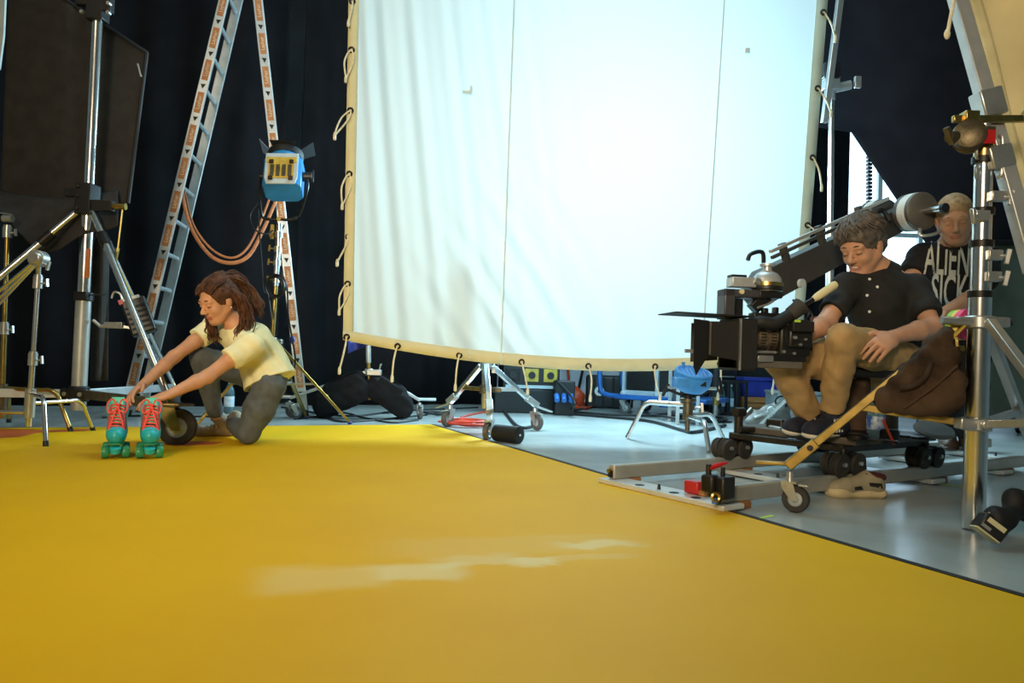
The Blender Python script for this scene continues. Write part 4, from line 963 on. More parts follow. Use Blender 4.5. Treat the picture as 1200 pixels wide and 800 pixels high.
for k in range(7): MB().bar(hc2+a2*0.036+x2*(-0.09+0.03*k)-w2*math.sqrt(max(0,0.112**2-(-0.09+0.03*k)**2)), hc2+a2*0.036+x2*(-0.09+0.03*k)+w2*math.sqrt(max(0,0.112**2-(-0.09+0.03*k)**2)),0.008,0.008).build('grille_bar','blue_paint',lt)
for k in (-0.06,0.05): MB().box(hc2+a2*0.05+x2*k+V((0,0.08,0.02)),(0.02,0.02,0.05)).build('hood_bracket','blue_bright',lt)
yb = V((hub.x,hub.y,0.34)); MB().tube(smooth_path([hc2+V((-0.16,0.03,-0.06)),hc2+V((-0.20,0.02,-0.14)),yb+V((-0.15,0,0.03)),yb+V((-0.05,0,0.0)),yb+V((0.06,0,0)),yb+V((0.19,0,0.05)),hc2+V((0.21,0.02,-0.12)),hc2+V((0.19,0.03,0.0))],5),0.011,8).build('yoke','dark_metal',lt)
MB().cyl(hc2+V((-0.17,0.02,-0.08)),hc2+V((0.17,0.02,-0.08)),0.010,n=8).build('cross_bar','steel',lt)
MB().cyl(V((hub.x,hub.y,0.312)),yb+Z*0.01,0.03,n=12).build('spigot','dark_metal',lt)
MB().box(hc2-a2*0.05+V((0.05,-0.124,0.0)),(0.04,0.01,0.03)).build('switch','black_plastic',lt)
# handle stand behind it
q = G(838,494); t = thing('mono_stand','dark vertical tube stand with brass fitting behind the blue lamp head','light stand',V((q.x,q.y,0)))
zt_ = P(838,430,q.y).z
MB().cyl(V((q.x,q.y,0.02)),V((q.x,q.y,0.20)),0.022,n=12).build('base_tube','steel',t); MB().cyl(V((q.x,q.y,0.18)),V((q.x,q.y,zt_)),0.030,n=14).build('grip','black_matte',t); MB().cyl(V((q.x,q.y,0.16)),V((q.x,q.y,0.24)),0.034,n=14).build('collar','gold_yellowlit_steel',t)
MB().lathe([(0.16,0),(0.16,0.012),(0.04,0.03)],V((q.x,q.y,0)),Z,24).build('foot_plate','dark_metal',t)
# ------------------------------------------------------------------ camera track
RO = V((0.845,3.00,0)); re = V((0.825,0.566,0)).normalized(); rn = V((-re.y,re.x,0))
def RF(s,n,z=0): return RO+re*s+rn*n+Z*z
RR = Matrix((re,rn,Z)).transposed()
mat('rail_grey','#a5a39a',0.38,0.35,0.1,6); mat('rail_top','#cfd2d0',0.3,0.3,0.05,6)
tr = thing('camera_track','long grey camera dolly track of two rails laid on metal sleepers','track',RF(0.5,0.31))
for nn_ in (0,0.62):
    r_ = MB().bar(RF(-0.03,nn_,0.060),RF(3.6,nn_,0.060),0.042,0.064).build('rail','rail_grey',tr,bevel=0.008)
    MB().box(RF(-0.034,nn_,0.052),(0.01,0.024,0.03),RR).build('rail_socket','black_matte',r_); MB().cyl(RF(-0.05,nn_,0.066),RF(-0.03,nn_,0.066),0.010,n=10).build('rail_pin','gold_yellowlit_steel',r_)
for s in (0.0,0.80,1.55,2.30,3.05):
    mb = MB(); mb.box(RF(s,0.31,0.017),(0.125,0.72,0.022),RR); sl = mb.build('sleeper','rail_top',tr,bevel=0.004)
    for n_ in (0.12,0.24,0.44): MB().lathe([(0.021,0),(0.021,0.0012)],RF(s-0.025,n_,0.0282),Z,18).build('hole','black_matte',sl,smooth=False)
    MB().cyl(RF(s-0.02,0.33,0.028),RF(s-0.02,0.33,0.05),0.008,0.005,n=8).build('peg','dark_metal',sl)
    for n_ in (0,0.62): MB().box(RF(s+0.10,n_,0.014),(0.07,0.05,0.028),RR).build('foot_block','wood',sl,bevel=0.003)
# red wedge
q = G(813,580); t = thing('leveling_wedge','small red clamp block on the first sleeper of the track','wedge',V((RF(0.05,0.19).x,RF(0.05,0.19).y,0.029)))
MB().box(RF(0.04,0.185,0.056),(0.055,0.075,0.052),RR).build('body','red_plastic',t,bevel=0.008)
MB().box(RF(0.04,0.135,0.040),(0.04,0.03,0.022),RR).build('wood_tip','wood',t,bevel=0.003)
# track clamp
q = P(836,570,2.93); t = thing('track_clamp','black track end clamp with red lever gripping the near rail','clamp',RF(-0.02,0,0.09))
MB().box(q+V((0.03,0,0)),(0.07,0.08,0.085),RR).build('body','black_plastic',t,bevel=0.008)
MB().box(q+V((-0.012,0.0,0.012)),(0.05,0.06,0.07),RR).build('jaw','dark_metal',t,bevel=0.012)
MB().torus(q+V((-0.005,-0.055,-0.03)),(0.2,-1,0),0.015,0.006,16,6).build('ring','gold_yellowlit_steel',t)
MB().cyl(q+V((-0.02,0.0,0.03)),q+V((-0.02,0,0.085)),0.011,n=10).build('post','black_plastic',t)
MB().tube([q+V((-0.02,0,0.07)),q+V((0.03,0.01,0.085)),q+V((0.055,0.015,0.09))],[0.012,0.009,0.004],8).build('lever','red_plastic',t)
MB().cyl(q+V((0.035,0,0.04)),q+V((0.035,0,0.075)),0.009,n=8).build('screw','dark_metal',t)
MB().cyl(q+V((-0.008,-0.05,-0.055)),q+V((-0.008,-0.05,-0.035)),0.010,n=8).build('cable_tip','blue_paint',t)
# ------------------------------------------------------------------ dolly
dl = thing('camera_dolly','dark metal camera dolly with grooved wheels riding on the track','dolly',RF(1.0,0.31,0.09))
mat('dolly_dark','#39332d',0.42,0.55,0.2,14,0.1,60); mat('dolly_deck','#625b53',0.55,0.2,0.2,10,0.1,90)
def s_at(px, n, z):
    lo_, hi_ = -0.3, 4.0
    for _ in range(40):
        m_ = (lo_+hi_)/2; q_ = RF(m_,n,z)-CC; x_ = 600+FPX*q_.dot(CR)/q_.dot(CF)
        if x_ < px: lo_ = m_
        else: hi_ = m_
    return lo_
def bogie(s, n):
    sg = -1 if n < 0.3 else 1
    bg = MB().box(RF(s,n+0.0,0.165),(0.15,0.05,0.03),RR).cyl(RF(s,n,0.15),RF(s,n,0.205),0.018,n=12).build('bogie','dolly_dark',dl,bevel=0.004)
    for k in (-0.062,0.062):
        for dn in (-0.022,0.022):
            c = RF(s+k,n+dn,0.135)
            MB().lathe([(0.02,-0.020),(0.052,-0.020),(0.054,-0.012),(0.047,-0.006),(0.047,0.006),(0.054,0.012),(0.052,0.020),(0.02,0.020)],c,(rn*0.95-Z*0.12*(1 if dn>0 else -1)),22).build('wheel','rubber',bg)
        MB().cyl(RF(s+k,n-0.055,0.14),RF(s+k,n+0.055,0.14),0.010,n=10).build('axle','steel',bg)
sB1, sB2 = s_at(988,0,0.135), s_at(1084,0,0.135); sA1 = s_at(884,0.62,0.135); sA2 = sA1+(sB2-sB1)
sA1 = min(sA1, sB1); 
for s,n in ((sB1,0),(sB2,0),(sA1,0.62),(sB2,0.62)): bogie(s,n)
MB().bar(RF(sA1,0.62,0.20),RF(sB2+0.05,0.62,0.20),0.05,0.03).build('side_beam','dolly_dark',dl,bevel=0.005)
MB().bar(RF(sA1,0.62,0.20),RF(sB1+0.05,0.05,0.20),0.06,0.03).build('cross_beam','dolly_dark',dl,bevel=0.005)
MB().bar(RF(sB1,0.03,0.20),RF(sB2+0.05,0.03,0.20),0.05,0.03).build('side_beam','dolly_dark',dl,bevel=0.005)
dk = MB().poly([RF(sB1+0.06,-0.02,0.215),RF(sB2+0.07,-0.02,0.215),RF(sB2+0.07,0.66,0.215),RF(sB1+0.06,0.66,0.215)],(0,0,0.034)).build('deck','dolly_deck',dl,bevel=0.005)
for k in range(6): MB().box(RF(sB2+0.071,0.08+0.05*k,0.232),(0.003,0.02,0.012),RR).build('deck_mark','grey_box',dk)
# front steering post
q = RF(sA1+0.02,0.60,0.215); mb = MB(); mb.cyl(q,q+Z*0.10,0.022,n=14); mb.build('steering_post','dolly_dark',dl)
mb = MB(); mb.cyl(q+Z*0.105-re*0.03,q+Z*0.105+re*0.035,0.024,n=14); mb.build('steering_clamp','dolly_dark',dl)
MB().cyl(q+Z*0.07+re*0.03,q+Z*0.12+re*0.10,0.012,n=10).build('steering_handle','steel',dl)
MB().box(RF(sA1+0.20,0.50,0.235),(0.06,0.10,0.11),RR).build('steering_block','dolly_dark',dl,bevel=0.008)
MB().cyl(RF(sA1-0.02,0.56,0.235),RF(sA1+0.22,0.50,0.235),0.016,n=10).build('tie_rod','dolly_dark',dl)
MB().cyl(RF(sA1+0.2,0.56,0.25),RF(sB1+0.1,0.4,0.25),0.010,n=10).build('tie_rod','steel',dl)
MB().poly([RF(sA1+0.22,0.30,0.222),RF(sB1+0.1,0.12,0.222),RF(sB1+0.1,0.58,0.222),RF(sA1+0.22,0.58,0.222)],(0,0,0.024)).build('foot_plate','dolly_dark',dl,bevel=0.004)
# centre column
q = P(1004,500,3.62); q = V((q.x,q.y,0.25)); cst = q
MB().cyl(q,q+Z*0.28,0.055,n=20).build('seat_column','brown_canvas',dl)
MB().lathe([(0.11,0),(0.11,0.02),(0.06,0.03)],q,Z,24).build('column_flange','dark_metal',dl)
cc_ = P(1035,470,4.02); cc_ = V((cc_.x,cc_.y,0.25)); ctop = P(1040,300,4.0)
MB().tube([cc_,V((ctop.x,ctop.y,ctop.z-0.05))],[0.075,0.06],20).build('crane_column','dolly_dark',dl)
st = P(1020,442,3.66)
MB().poly([st+V((-0.20,-0.17,0)),st+V((0.19,-0.17,0)),st+V((0.21,0.17,0)),st+V((-0.17,0.17,0))],(0,0,0.045)).build('seat','black_plastic',dl,bevel=0.015)
MB().lathe([(0.09,0),(0.095,0.01),(0.09,0.022)],P(1094,506,3.85),Z+V((0,-0.35,0)),28).build('footrest_disc','grey_box',dl)
for (x,y,d_,r_,h_) in ((1005,508,3.45,0.045,0.02),(1040,513,3.5,0.05,0.045),(1062,512,3.62,0.05,0.012),(1078,516,3.55,0.04,0.012),(1030,518,3.35,0.05,0.012),(1045,519,3.32,0.03,0.01)):
    p_ = P(x,y,d_); p_.z = 0.2495; MB().lathe([(r_,0),(r_,h_*0.8),(r_*0.8,h_)],p_,Z,20).build('deck_fitting','dark_metal',dl)
MB().cyl(P(1035,492,3.4),P(1048,520,3.3),0.006,n=8).build('orange_rod','orange_plastic',dl)
# bottle on the deck
p_ = P(1026,508,3.52); p_.z = 0.2505; mat('label_deep','#2b5aa8',0.5,0,0.25,40,color2='#d8e4ee')
bottle('clear water bottle with blue label standing on the dolly deck', p_, 0.040, 0.20, 'white_paint','plastic_blueish','label_deep')
p_ = P(917,505,3.95); p_.z = 0.0
bottle('small clear glass bottle beside the grey cloth in front of dolly', G(917,503)+V((0,0,0)), 0.04, 0.24, 'steel','glass_clear','glass_clear','glass_bottle')
q = G(900,505); t = thing('cloth_bag','slumped dark grey cloth bag behind the front dolly wheels','bag',V((q.x,q.y,0)))
organic('body',[elp(V((q.x-0.08,q.y-0.02,0.075)),(0.13,0.11,0.09)),elp(V((q.x+0.06,q.y+0.1,0.10)),(0.17,0.12,0.115)),elp(V((q.x+0.14,q.y+0.1,0.19)),(0.08,0.07,0.07))],'grey_rubber',t,0.012,noise=0.01)
MB().torus(V((q.x+0.13,q.y+0.06,0.25)),(0.3,1,0),0.05,0.008,14,6).build('handle','black_cloth',t)
q = P(890,482,6.45); t = thing('spring_clamp','silver clamp with long handles on the grey cloth bag','clamp',V((q.x,q.y,q.z-0.02)))
for a_,b_ in (((878,479),(905,487)),((884,489),(902,482))): MB().bar(P(*a_,6.45),P(*b_,6.45),0.03,0.018).build('handle','steel',t,bevel=0.004)
MB().torus(P(904,481,6.45),(0.3,1,0),0.03,0.009,14,6).build('jaw','steel',t)
# ------------------------------------------------------------------ crane arm
ja = thing('crane_arm','dark grey camera crane arm with counterweights sloping above the seated man','crane arm',P(1040,305,4.0))
mat('crane_grey','#4b4b4c',0.45,0.3,0.1,10)
A0, A1 = P(893,341,3.62), P(1072,249,4.14)
ad = (A1-A0).normalized(); asd = ad.cross(Z).normalized(); aup = asd.cross(ad)
MB().poly([A0-aup*0.075-ad*0.02, A1-aup*0.065, A1+aup*0.055, A0+aup*0.085+ad*0.05, A0+aup*0.02-ad*0.07], asd*-0.085).build('beam','crane_grey',ja,bevel=0.006)
bdg = MB().cyl(P(937,332,3.66)+asd*0.003,P(937,332,3.66)+asd*0.02,0.021,n=20).build('badge','lamp_grey',ja)
for off in (0.125,0.155): MB().bar(A0+ad*0.12+aup*off, A1-ad*0.18+aup*(off-0.02),0.018,0.016).build('parallel_rod','alu' if off>0.13 else 'crane_grey',ja,bevel=0.002)
for f_ in (0.18,0.40,0.66): MB().box(A0.lerp(A1,f_)+aup*0.115-asd*0.01,(0.03,0.03,0.10),Matrix((ad,asd,aup)).transposed()).build('rod_clamp','crane_grey',ja,bevel=0.003)
MB().tube(smooth_path([A0+aup*0.12+ad*0.06,A0+aup*0.17+ad*0.07,A0+aup*0.185-ad*0.0,A0+aup*0.165-ad*0.03],5),0.010,8).build('tilt_lever','black_plastic',ja)
wa = V((-0.25,0.95,0.06)).normalized()        # weight axis across the arm
mat('weight_grey','#6a6660',0.5,0.4,0.12,10); 
def weight(c, r, L_, m):
    c = V(c); w_ = MB().lathe([(r*0.9,0),(r,0.008),(r,L_-0.008),(r*0.9,L_)],c,wa,32).build('counterweight',m,ja)
    for k in (0.25,0.45): MB().lathe([(r*1.004,0),(r*1.012,0.002),(r*1.012,0.028),(r*1.004,0.03)],c+wa*L_*k,wa,32).build('white_band','white_paint',w_)
    return w_
w0_ = P(1083,247,3.95); weight(w0_,0.098,0.12,'weight_grey'); weight(w0_+wa*0.27,0.098,0.12,'crane_grey')
MB().cyl(w0_-wa*0.13,w0_+wa*0.45,0.017,n=12).build('weight_bar','chrome',ja); MB().cyl(w0_-wa*0.14,w0_-wa*0.12,0.024,n=12).build('bar_cap','black_plastic',ja)
MB().tube(smooth_path([P(1078,268,3.95),P(1080,276,3.93),P(1098,273,3.92),P(1102,266,3.93)],5),0.009,8).build('handle','steel',ja)
MB().tube(smooth_path([P(1028,262,4.0),P(1024,252,4.0),P(1034,246,4.0),P(1042,258,4.0)],5),0.012,8).build('handle','black_plastic',ja)
# ------------------------------------------------------------------ cinema camera with its head
cm = thing('cinema_camera','black cinema camera with large matte box and bronze zoom lens','camera',P(900,433,3.40))
D0 = 3.38
kx = (P(1000,400,3.38)-P(800,400,3.28)); kx.z = 0; kx.normalize(); ky = V((-kx.y,kx.x,0)); KR = Matrix((kx,ky,Z)).transposed()
def K(x,y,off=0.0):
    """point in the camera's mid plane seen at a pixel, moved off sideways (away from us)"""
    o_ = P(875,400,3.34); v_ = ray(x,y); t_ = (o_-CC).dot(ky)/v_.dot(ky); return CC+v_*t_+ky*off
def kbox(x0,y0,x1,y1,th,name,m,par=None,off=0.0,bevel=0.004):
    a_, b_ = K(x0,y0,off), K(x1,y1,off); c_ = (a_+b_)/2; dx_ = abs((b_-a_).dot(kx)); dz_ = abs((b_-a_).z)
    return MB().box(c_,(dx_,th,dz_),KR).build(name,m,par or cm,bevel=bevel)
body = kbox(906,374,941,418,0.14,'body','black_plastic',bevel=0.012)
kbox(913,385,940,408,0.19,'viewfinder_unit','black_plastic',bevel=0.01); kbox(914,377,938,390,0.10,'battery','black_matte',off=-0.07)
kbox(880,366,925,376,0.06,'top_handle_base','black_plastic',bevel=0.006)
kbox(893,361,899,369,0.03,'handle_post','black_plastic'); kbox(906,360,911,369,0.03,'handle_post','dark_metal')
MB().tube(smooth_path([K(873,384,-0.06),K(880,378,-0.08),K(895,380,-0.09),K(908,374,-0.09),K(918,368,-0.09)],5),0.028,12).build('eyepiece_tube','black_matte',cm)
MB().lathe([(0.024,0),(0.032,0.01),(0.034,0.05),(0.04,0.07),(0.03,0.075)],K(913,371,-0.09),(kx*0.75+Z*0.6),20).build('eyecup','rubber',cm)
kbox(868,421,933,432,0.11,'base_plate','grey_rubber',bevel=0.003); kbox(884,414,937,424,0.12,'slide_plate','black_plastic'); kbox(880,416,898,424,0.14,'plate_lock','steel',bevel=0.003)
kbox(928,400,946,412,0.11,'rear_grip','black_matte',bevel=0.012)
ln = MB().lathe([(0.05,0),(0.05,0.006),(0.058,0.01),(0.058,0.04),(0.052,0.043),(0.052,0.055),(0.056,0.058),(0.056,0.085),(0.050,0.09),(0.050,0.13)],K(908,396),-kx,30)
mat('lens_bronze','#857460',0.38,0.6,0.25,30); ln.build('lens','lens_bronze',cm)
for k_,r_ in ((0.024,0.0605),(0.07,0.0585)): 
    g_ = MB()
    for i in range(28): 
        a_ = 2*math.pi*i/28; g_.box(K(906,396)-kx*k_+(ky*math.cos(a_)+Z*math.sin(a_))*r_,(0.022,0.005,0.005))
    o_ = g_.build('lens_gear','dark_metal',cm); o_['kind'] = 'stuff'
MB().torus(K(905,396),-kx,0.055,0.004,28,6).build('lens_ring','gold_yellowlit_steel',cm)
MB().cyl(K(915,413,-0.03),K(800,411,-0.03),0.008,n=10).build('support_rod','steel',cm); MB().cyl(K(915,413,0.05),K(850,411,0.05),0.008,n=10).build('support_rod','steel',cm)
# matte box: frame and four flags
mbx = K(864,404); hh_ = 0.105; ww_ = 0.10
for s in (-1,1):
    kf = MB().box(mbx+ky*s*ww_,(0.085,0.012,hh_*2),KR).build('matte_box_side','black_matte',cm,bevel=0.002)
    MB().box(mbx+Z*s*hh_,(0.085,ww_*2,0.012),KR).build('matte_box_side','black_matte',cm,bevel=0.002)
MB().box(mbx+kx*0.03,(0.012,ww_*2,hh_*2),KR).build('matte_box_back','black_matte',cm)
MB().box(mbx-ky*(ww_+0.012)-kx*0.036,(0.006,0.012,hh_*2.06),KR).build('frame_edge','steel',cm)
fx0 = mbx-kx*0.045
# side flag: wide panel whose lower corner comes to a point
nz_ = -ky
sd_ = fx0-ky*(ww_+0.004)
MB().poly([sd_+Z*0.095, sd_-kx*0.125+Z*0.092, sd_-kx*0.128-Z*0.050, sd_-Z*0.068],(ky*0.004)).build('side_flag','black_matte',cm,smooth=False)
s2 = sd_-kx*0.128-ky*0.006
MB().poly([s2+Z*0.094, s2-kx*0.078+Z*0.098-ky*0.03, s2-kx*0.074-Z*0.10-ky*0.03, s2-kx*0.060-Z*0.135-ky*0.025, s2-Z*0.050],(ky*0.004)).build('side_flag','black_matte',cm,smooth=False)
MB().box(s2+Z*0.02+kx*0.004-ky*0.004,(0.006,0.008,0.135),KR).build('flag_hinge','grey_rubber',cm)
MB().poly([fx0+ky*(ww_+0.004)+Z*0.095, fx0+ky*(ww_+0.004)-kx*0.11+ky*0.04+Z*0.095, fx0+ky*(ww_+0.004)-kx*0.11+ky*0.04-Z*0.08, fx0+ky*(ww_+0.004)-Z*0.068],(ky*0.004)).build('side_flag','black_matte',cm,smooth=False)
tp_ = fx0+Z*(hh_+0.012)
MB().poly([tp_+kx*0.07-ky*0.11, tp_-kx*0.275-ky*0.12+Z*0.005, tp_-kx*0.275+ky*0.12+Z*0.005, tp_+kx*0.07+ky*0.11],(0,0,0.005)).build('top_flag','black_matte',cm,smooth=False)
# pan handle
ph = MB().tube([K(920,369,-0.02),K(952,350,-0.02)],[0.011,0.011],10).build('pan_bar','dark_metal',cm)
MB().tube([K(950,351,-0.02),K(955,348,-0.02),K(974,335,-0.02),K(977,333,-0.02)],[0.012,0.018,0.019,0.014],12).build('pan_grip','cream',cm)
# knobs and cables on the camera
for (x,y,o_,r_) in ((912,380,-0.075,0.006),(918,396,-0.098,0.008),(924,404,-0.098,0.006),(930,398,-0.098,0.005),(908,412,-0.075,0.007),(920,414,-0.075,0.006)):
    MB().cyl(K(x,y,o_),K(x,y,o_-0.012),r_,n=12).build('knob','steel',cm)
for pts in ([(938,392),(948,372),(940,360),(925,352)],[(936,380),(944,366),(930,356)]):
    MB().tube(smooth_path([K(x,y,-0.03) for x,y in pts],6),0.005,6).build('cable','cable_black',cm)
kbox(915,376,921,379,0.012,'status_lamp','tape_green',cm,-0.125,0.001)
# camera head on the arm tip
hdm = thing('fluid_head','grey dome fluid head and L-shaped bracket holding the camera','camera head',K(885,362,0.02))
mat('head_grey','#4a4a50',0.4,0.3,0.1,12)
kbox(848,338,860,374,0.09,'bracket_upright','head_grey',hdm,0.03,0.006)
kbox(848,338,900,350,0.09,'bracket_top','head_grey',hdm,0.03,0.006)
kbox(858,349,873,374,0.06,'bracket_web','black_plastic',hdm,0.05,0.004)
MB().cyl(K(867,342,-0.016),K(867,342,-0.024),0.011,n=14).build('bracket_bolt','cream',hdm)
MB().lathe([(0.065,0),(0.068,0.02),(0.066,0.035),(0.060,0.06),(0.045,0.08),(0.02,0.092),(0.018,0.11),(0.032,0.112),(0.032,0.122),(0.01,0.124)],K(902,341,0.03),Z,30).build('dome','alu',hdm)
MB().lathe([(0.070,0),(0.072,0.006),(0.072,0.016),(0.070,0.02)],K(902,341,0.03)+Z*0.002,Z,30).build('dial_ring','black_plastic',hdm)
MB().lathe([(0.069,0),(0.069,0.018)],K(902,341,0.03)+Z*0.02,Z,30).build('brass_ring','gold_yellowlit_steel',hdm)
kbox(888,341,915,350,0.10,'head_base','black_plastic',hdm,0.03,0.005)
kbox(858,324,886,337,0.07,'level_box','alu',hdm,0.03,0.004); kbox(858,321,876,325,0.05,'level_cap','black_plastic',hdm,0.03,0.002)
MB().cyl(K(884,328,0.0),K(892,332,0.0),0.018,n=14).build('lock_knob','steel',hdm)
MB().bar(K(885,362,0.03),K(905,341,0.03),0.05,0.05).build('neck','black_plastic',hdm,bevel=0.004)
MB().tube([K(884,361,-0.03),K(896,357,-0.03),K(903,353,-0.03)],0.005,8).build('lever','steel',hdm)
# ------------------------------------------------------------------ right hand crank stand
rb = G(1140,622); rb = V((rb.x,rb.y,0)); 
rs = thing('overhead_stand','heavy chrome crank stand on casters holding the tilted frame tube','light stand',rb)
def rp(y): return P(1140.5+(622-y)*0.0285, y, 2.76)
MB().cyl(rp(618), rp(345), 0.038, n=24).build('column','chrome',rs)
for ya,yb_,r_ in ((348,286,0.034),(288,246,0.032),(248,186,0.030)): MB().cyl(rp(ya),rp(yb_),r_,n=20).build('riser','chrome',rs)
MB().cyl(rp(190),rp(158),0.034,n=20).build('riser_top','gold_yellowlit_steel',rs)  # gold reflections on the chrome put into the metal colour
for y in (345,286,248,188):
    q = rp(y); MB().cyl(q-Z*0.012,q+Z*0.012,0.040,n=20).build('riser_ring','dark_metal',rs)
for y,dx in ((232,0.06),(255,-0.05),(300,0.05),(325,0.045)):
    q = rp(y); mb = MB(); mb.box(q+V((dx*0.5,-0.035,0)),(0.05,0.03,0.035)); knob(mb,q+V((dx*0.6,-0.04,0)),(1 if dx>0 else -1,-0.4,-0.2),0.017,0.06); mb.build('lock_knob','steel',rs,bevel=0.004)
for y0,y1 in ((188,160),(210,196)):
    for dx in (-0.045,0.045): MB().tube(smooth_path([rp(y0)+V((dx*0.8,-0.02,0)),rp(y0)+V((dx,-0.03,0.01)),rp(y1)+V((dx,-0.03,-0.01)),rp(y1)+V((dx*0.8,-0.02,0))],4),0.006,8).build('wire_handle','steel',rs)
uc, lc = rp(377), rp(496)
mb = MB(); mb.cyl(uc-Z*0.025,uc+Z*0.02,0.052,n=20); mb.box(uc+V((0.05,-0.0,0)),(0.09,0.06,0.035)); mb.box(uc+V((-0.05,0.0,0)),(0.09,0.06,0.03)); mb.build('leg_collar','steel',rs,bevel=0.005)
MB().cyl(P(1103,375,2.74),P(1140,377,2.74),0.014,n=12).build('collar_handle','steel',rs); MB().cyl(P(1158,379,2.76),P(1183,379,2.8),0.013,n=12).build('collar_handle','black_plastic',rs)
mb = MB(); mb.cyl(lc-Z*0.025,lc+Z*0.02,0.050,n=20); mb.box(lc+V((-0.05,-0.02,0)),(0.06,0.05,0.04)); mb.cyl(lc+V((0.0,-0.05,0)),lc+V((0,-0.07,0)),0.02,n=12); mb.build('spreader_collar','steel',rs,bevel=0.005)
for i,(a,L_) in enumerate(((156.4,0.60),(36,0.60),(276,0.60))):
    gp = G(932,600) if i == 0 else rb+V((math.cos(math.radians(a)),math.sin(math.radians(a)),0))*L_
    gp = V((gp.x,gp.y,0)); dd = (gp-rb).normalized(); tp_ = caster(rs,gp,[-0.6,1.0,2.2][i],0.052,0.028,0.155,'steel','rubber')
    a_ = uc+dd*0.05; b_ = tp_+Z*0.03
    lg = MB().bar(a_,b_,0.034,0.030).build('leg','steel' if i else 'gold_yellowlit_steel',rs,bevel=0.003)  # first leg is plain metal; the yellow floor's reflection is in its colour
    ud = (b_-a_).normalized(); MB().bar(b_-ud*0.13, b_+ud*0.015,0.046,0.040).build('leg_shoe','gold_yellowlit_steel',lg,bevel=0.004)
    MB().cyl(b_-ud*0.10+dd.cross(Z)*0.03,b_-ud*0.10-dd.cross(Z)*0.03,0.012,n=10).build('shoe_bolt','dark_metal',lg)
    MB().bar(b_+ud*0.0-dd*0.0, b_+dd*0.13-Z*0.005,0.03,0.014).build('brake_pedal','gold_yellowlit_steel',lg,bevel=0.003)
    kk = (a_.z-lc.z+0.02)/(a_.z-b_.z) ; kk = 0.55
    MB().bar(lc+dd*0.04, a_.lerp(b_,0.58),0.022,0.028).build('spreader','gold_yellowlit_steel' if i==0 else 'steel',rs,bevel=0.003)  # first spreader coloured gold like its leg, for the same floor reflection
# frame tube and muslin it holds
fr = thing('tilted_screen','tilted square aluminium frame tube with laced cream muslin cloth','diffusion screen',P(1165,165,2.78))
fa, fb_ = P(1106,-60,2.95), P(1212,318,2.66)
fd2 = (fb_-fa).normalized()
MB().bar(fa,fb_,0.052,0.052,(0,1,0)).build('frame_tube','alu',fr,bevel=0.004)
mb = MB(); q = P(1158,122,2.79); mb.box(q,(0.085,0.075,0.10),Matrix.Rotation(math.radians(-16),3,'Y')); mb.build('frame_clamp','steel',fr,bevel=0.006)
mb = MB(); q = P(1168,185,2.75); mb.box(q,(0.085,0.075,0.08),Matrix.Rotation(math.radians(-16),3,'Y')); mb.build('frame_clamp','steel',fr,bevel=0.006)
mb = MB(); q = P(1136,160,2.74); mb.lathe([(0.03,-0.045),(0.052,-0.035),(0.058,-0.012),(0.05,-0.004),(0.05,0.004),(0.058,0.012),(0.052,0.035),(0.03,0.045)],q,V((-0.45,-0.85,0.1)),26); mb.cyl(q+V((-0.085,-0.02,-0.01)),q+V((-0.03,0,0)),0.020,n=12); mb.bar(q+V((-0.10,-0.03,0.02)),q+V((-0.07,-0.02,-0.035)),0.02,0.015); mb.box(q+V((0.05,0.0,0.0)),(0.05,0.06,0.06)); mb.build('grip_head','cast_metal',fr)
mb = MB(); q = P(1136,137,2.74); mb.box(q,(0.05,0.05,0.035)); mb.bar(q+V((-0.06,0,-0.01)),q+V((0.2,0,0.0)),0.02,0.025); mb.cyl(q+V((0.19,0,-0.005)),q+V((0.2,0,0.03)),0.012,n=8); mb.build('clamp_bar','gold_yellowlit_steel',fr,bevel=0.004)
MB().cyl(rp(162),rp(138),0.022,n=14).build('spigot','steel',fr)
MB().box(P(1158,160,2.70),(0.05,0.01,0.05)).build('red_label','red_plastic',fr,bevel=0.003)
mat('muslin','#e3d5a6',0.85,0,0.08,3,0.15,120)
def mus(u,v):
    y = -90+(430)*v; xl = 1128+0.305*(y+10)+4*math.sin(7*v)
    x = xl+(240)*u
    return P(x,y,2.98-0.12*u+0.05*math.sin(5*v+3*u)+0.012*math.sin(30*v+8*u)+0.03*math.sin(9*u+1))
MB().surf(mus,50,70).build('cloth','muslin',fr,solid=0.003)
MB().surf(lambda u,v: mus(0.06*u,v)+V((0,-0.006,0)),3,60).build('hem','cream',fr,solid=0.003)
for vv,ln_ in ((0.24,0.13),(0.42,0.10)):
    q = mus(0.0,vv); MB().tube(smooth_path([q,q+V((-0.03,-0.01,-0.03)),q+V((-0.01,-0.02,-ln_)),q+V((0.02,-0.02,-ln_-0.04))],5),0.005,6).build('tie_cord','rope',fr)
q = P(1114,5,2.85); MB().tube(smooth_path([P(1120,-12,2.88),P(1116,10,2.86),P(1112,30,2.86),P(1110,42,2.86)],6),0.007,8).build('tie_cord','rope',fr); MB().ell(P(1110,40,2.86),(0.011,0.011,0.02)).build('knot','rope',fr)
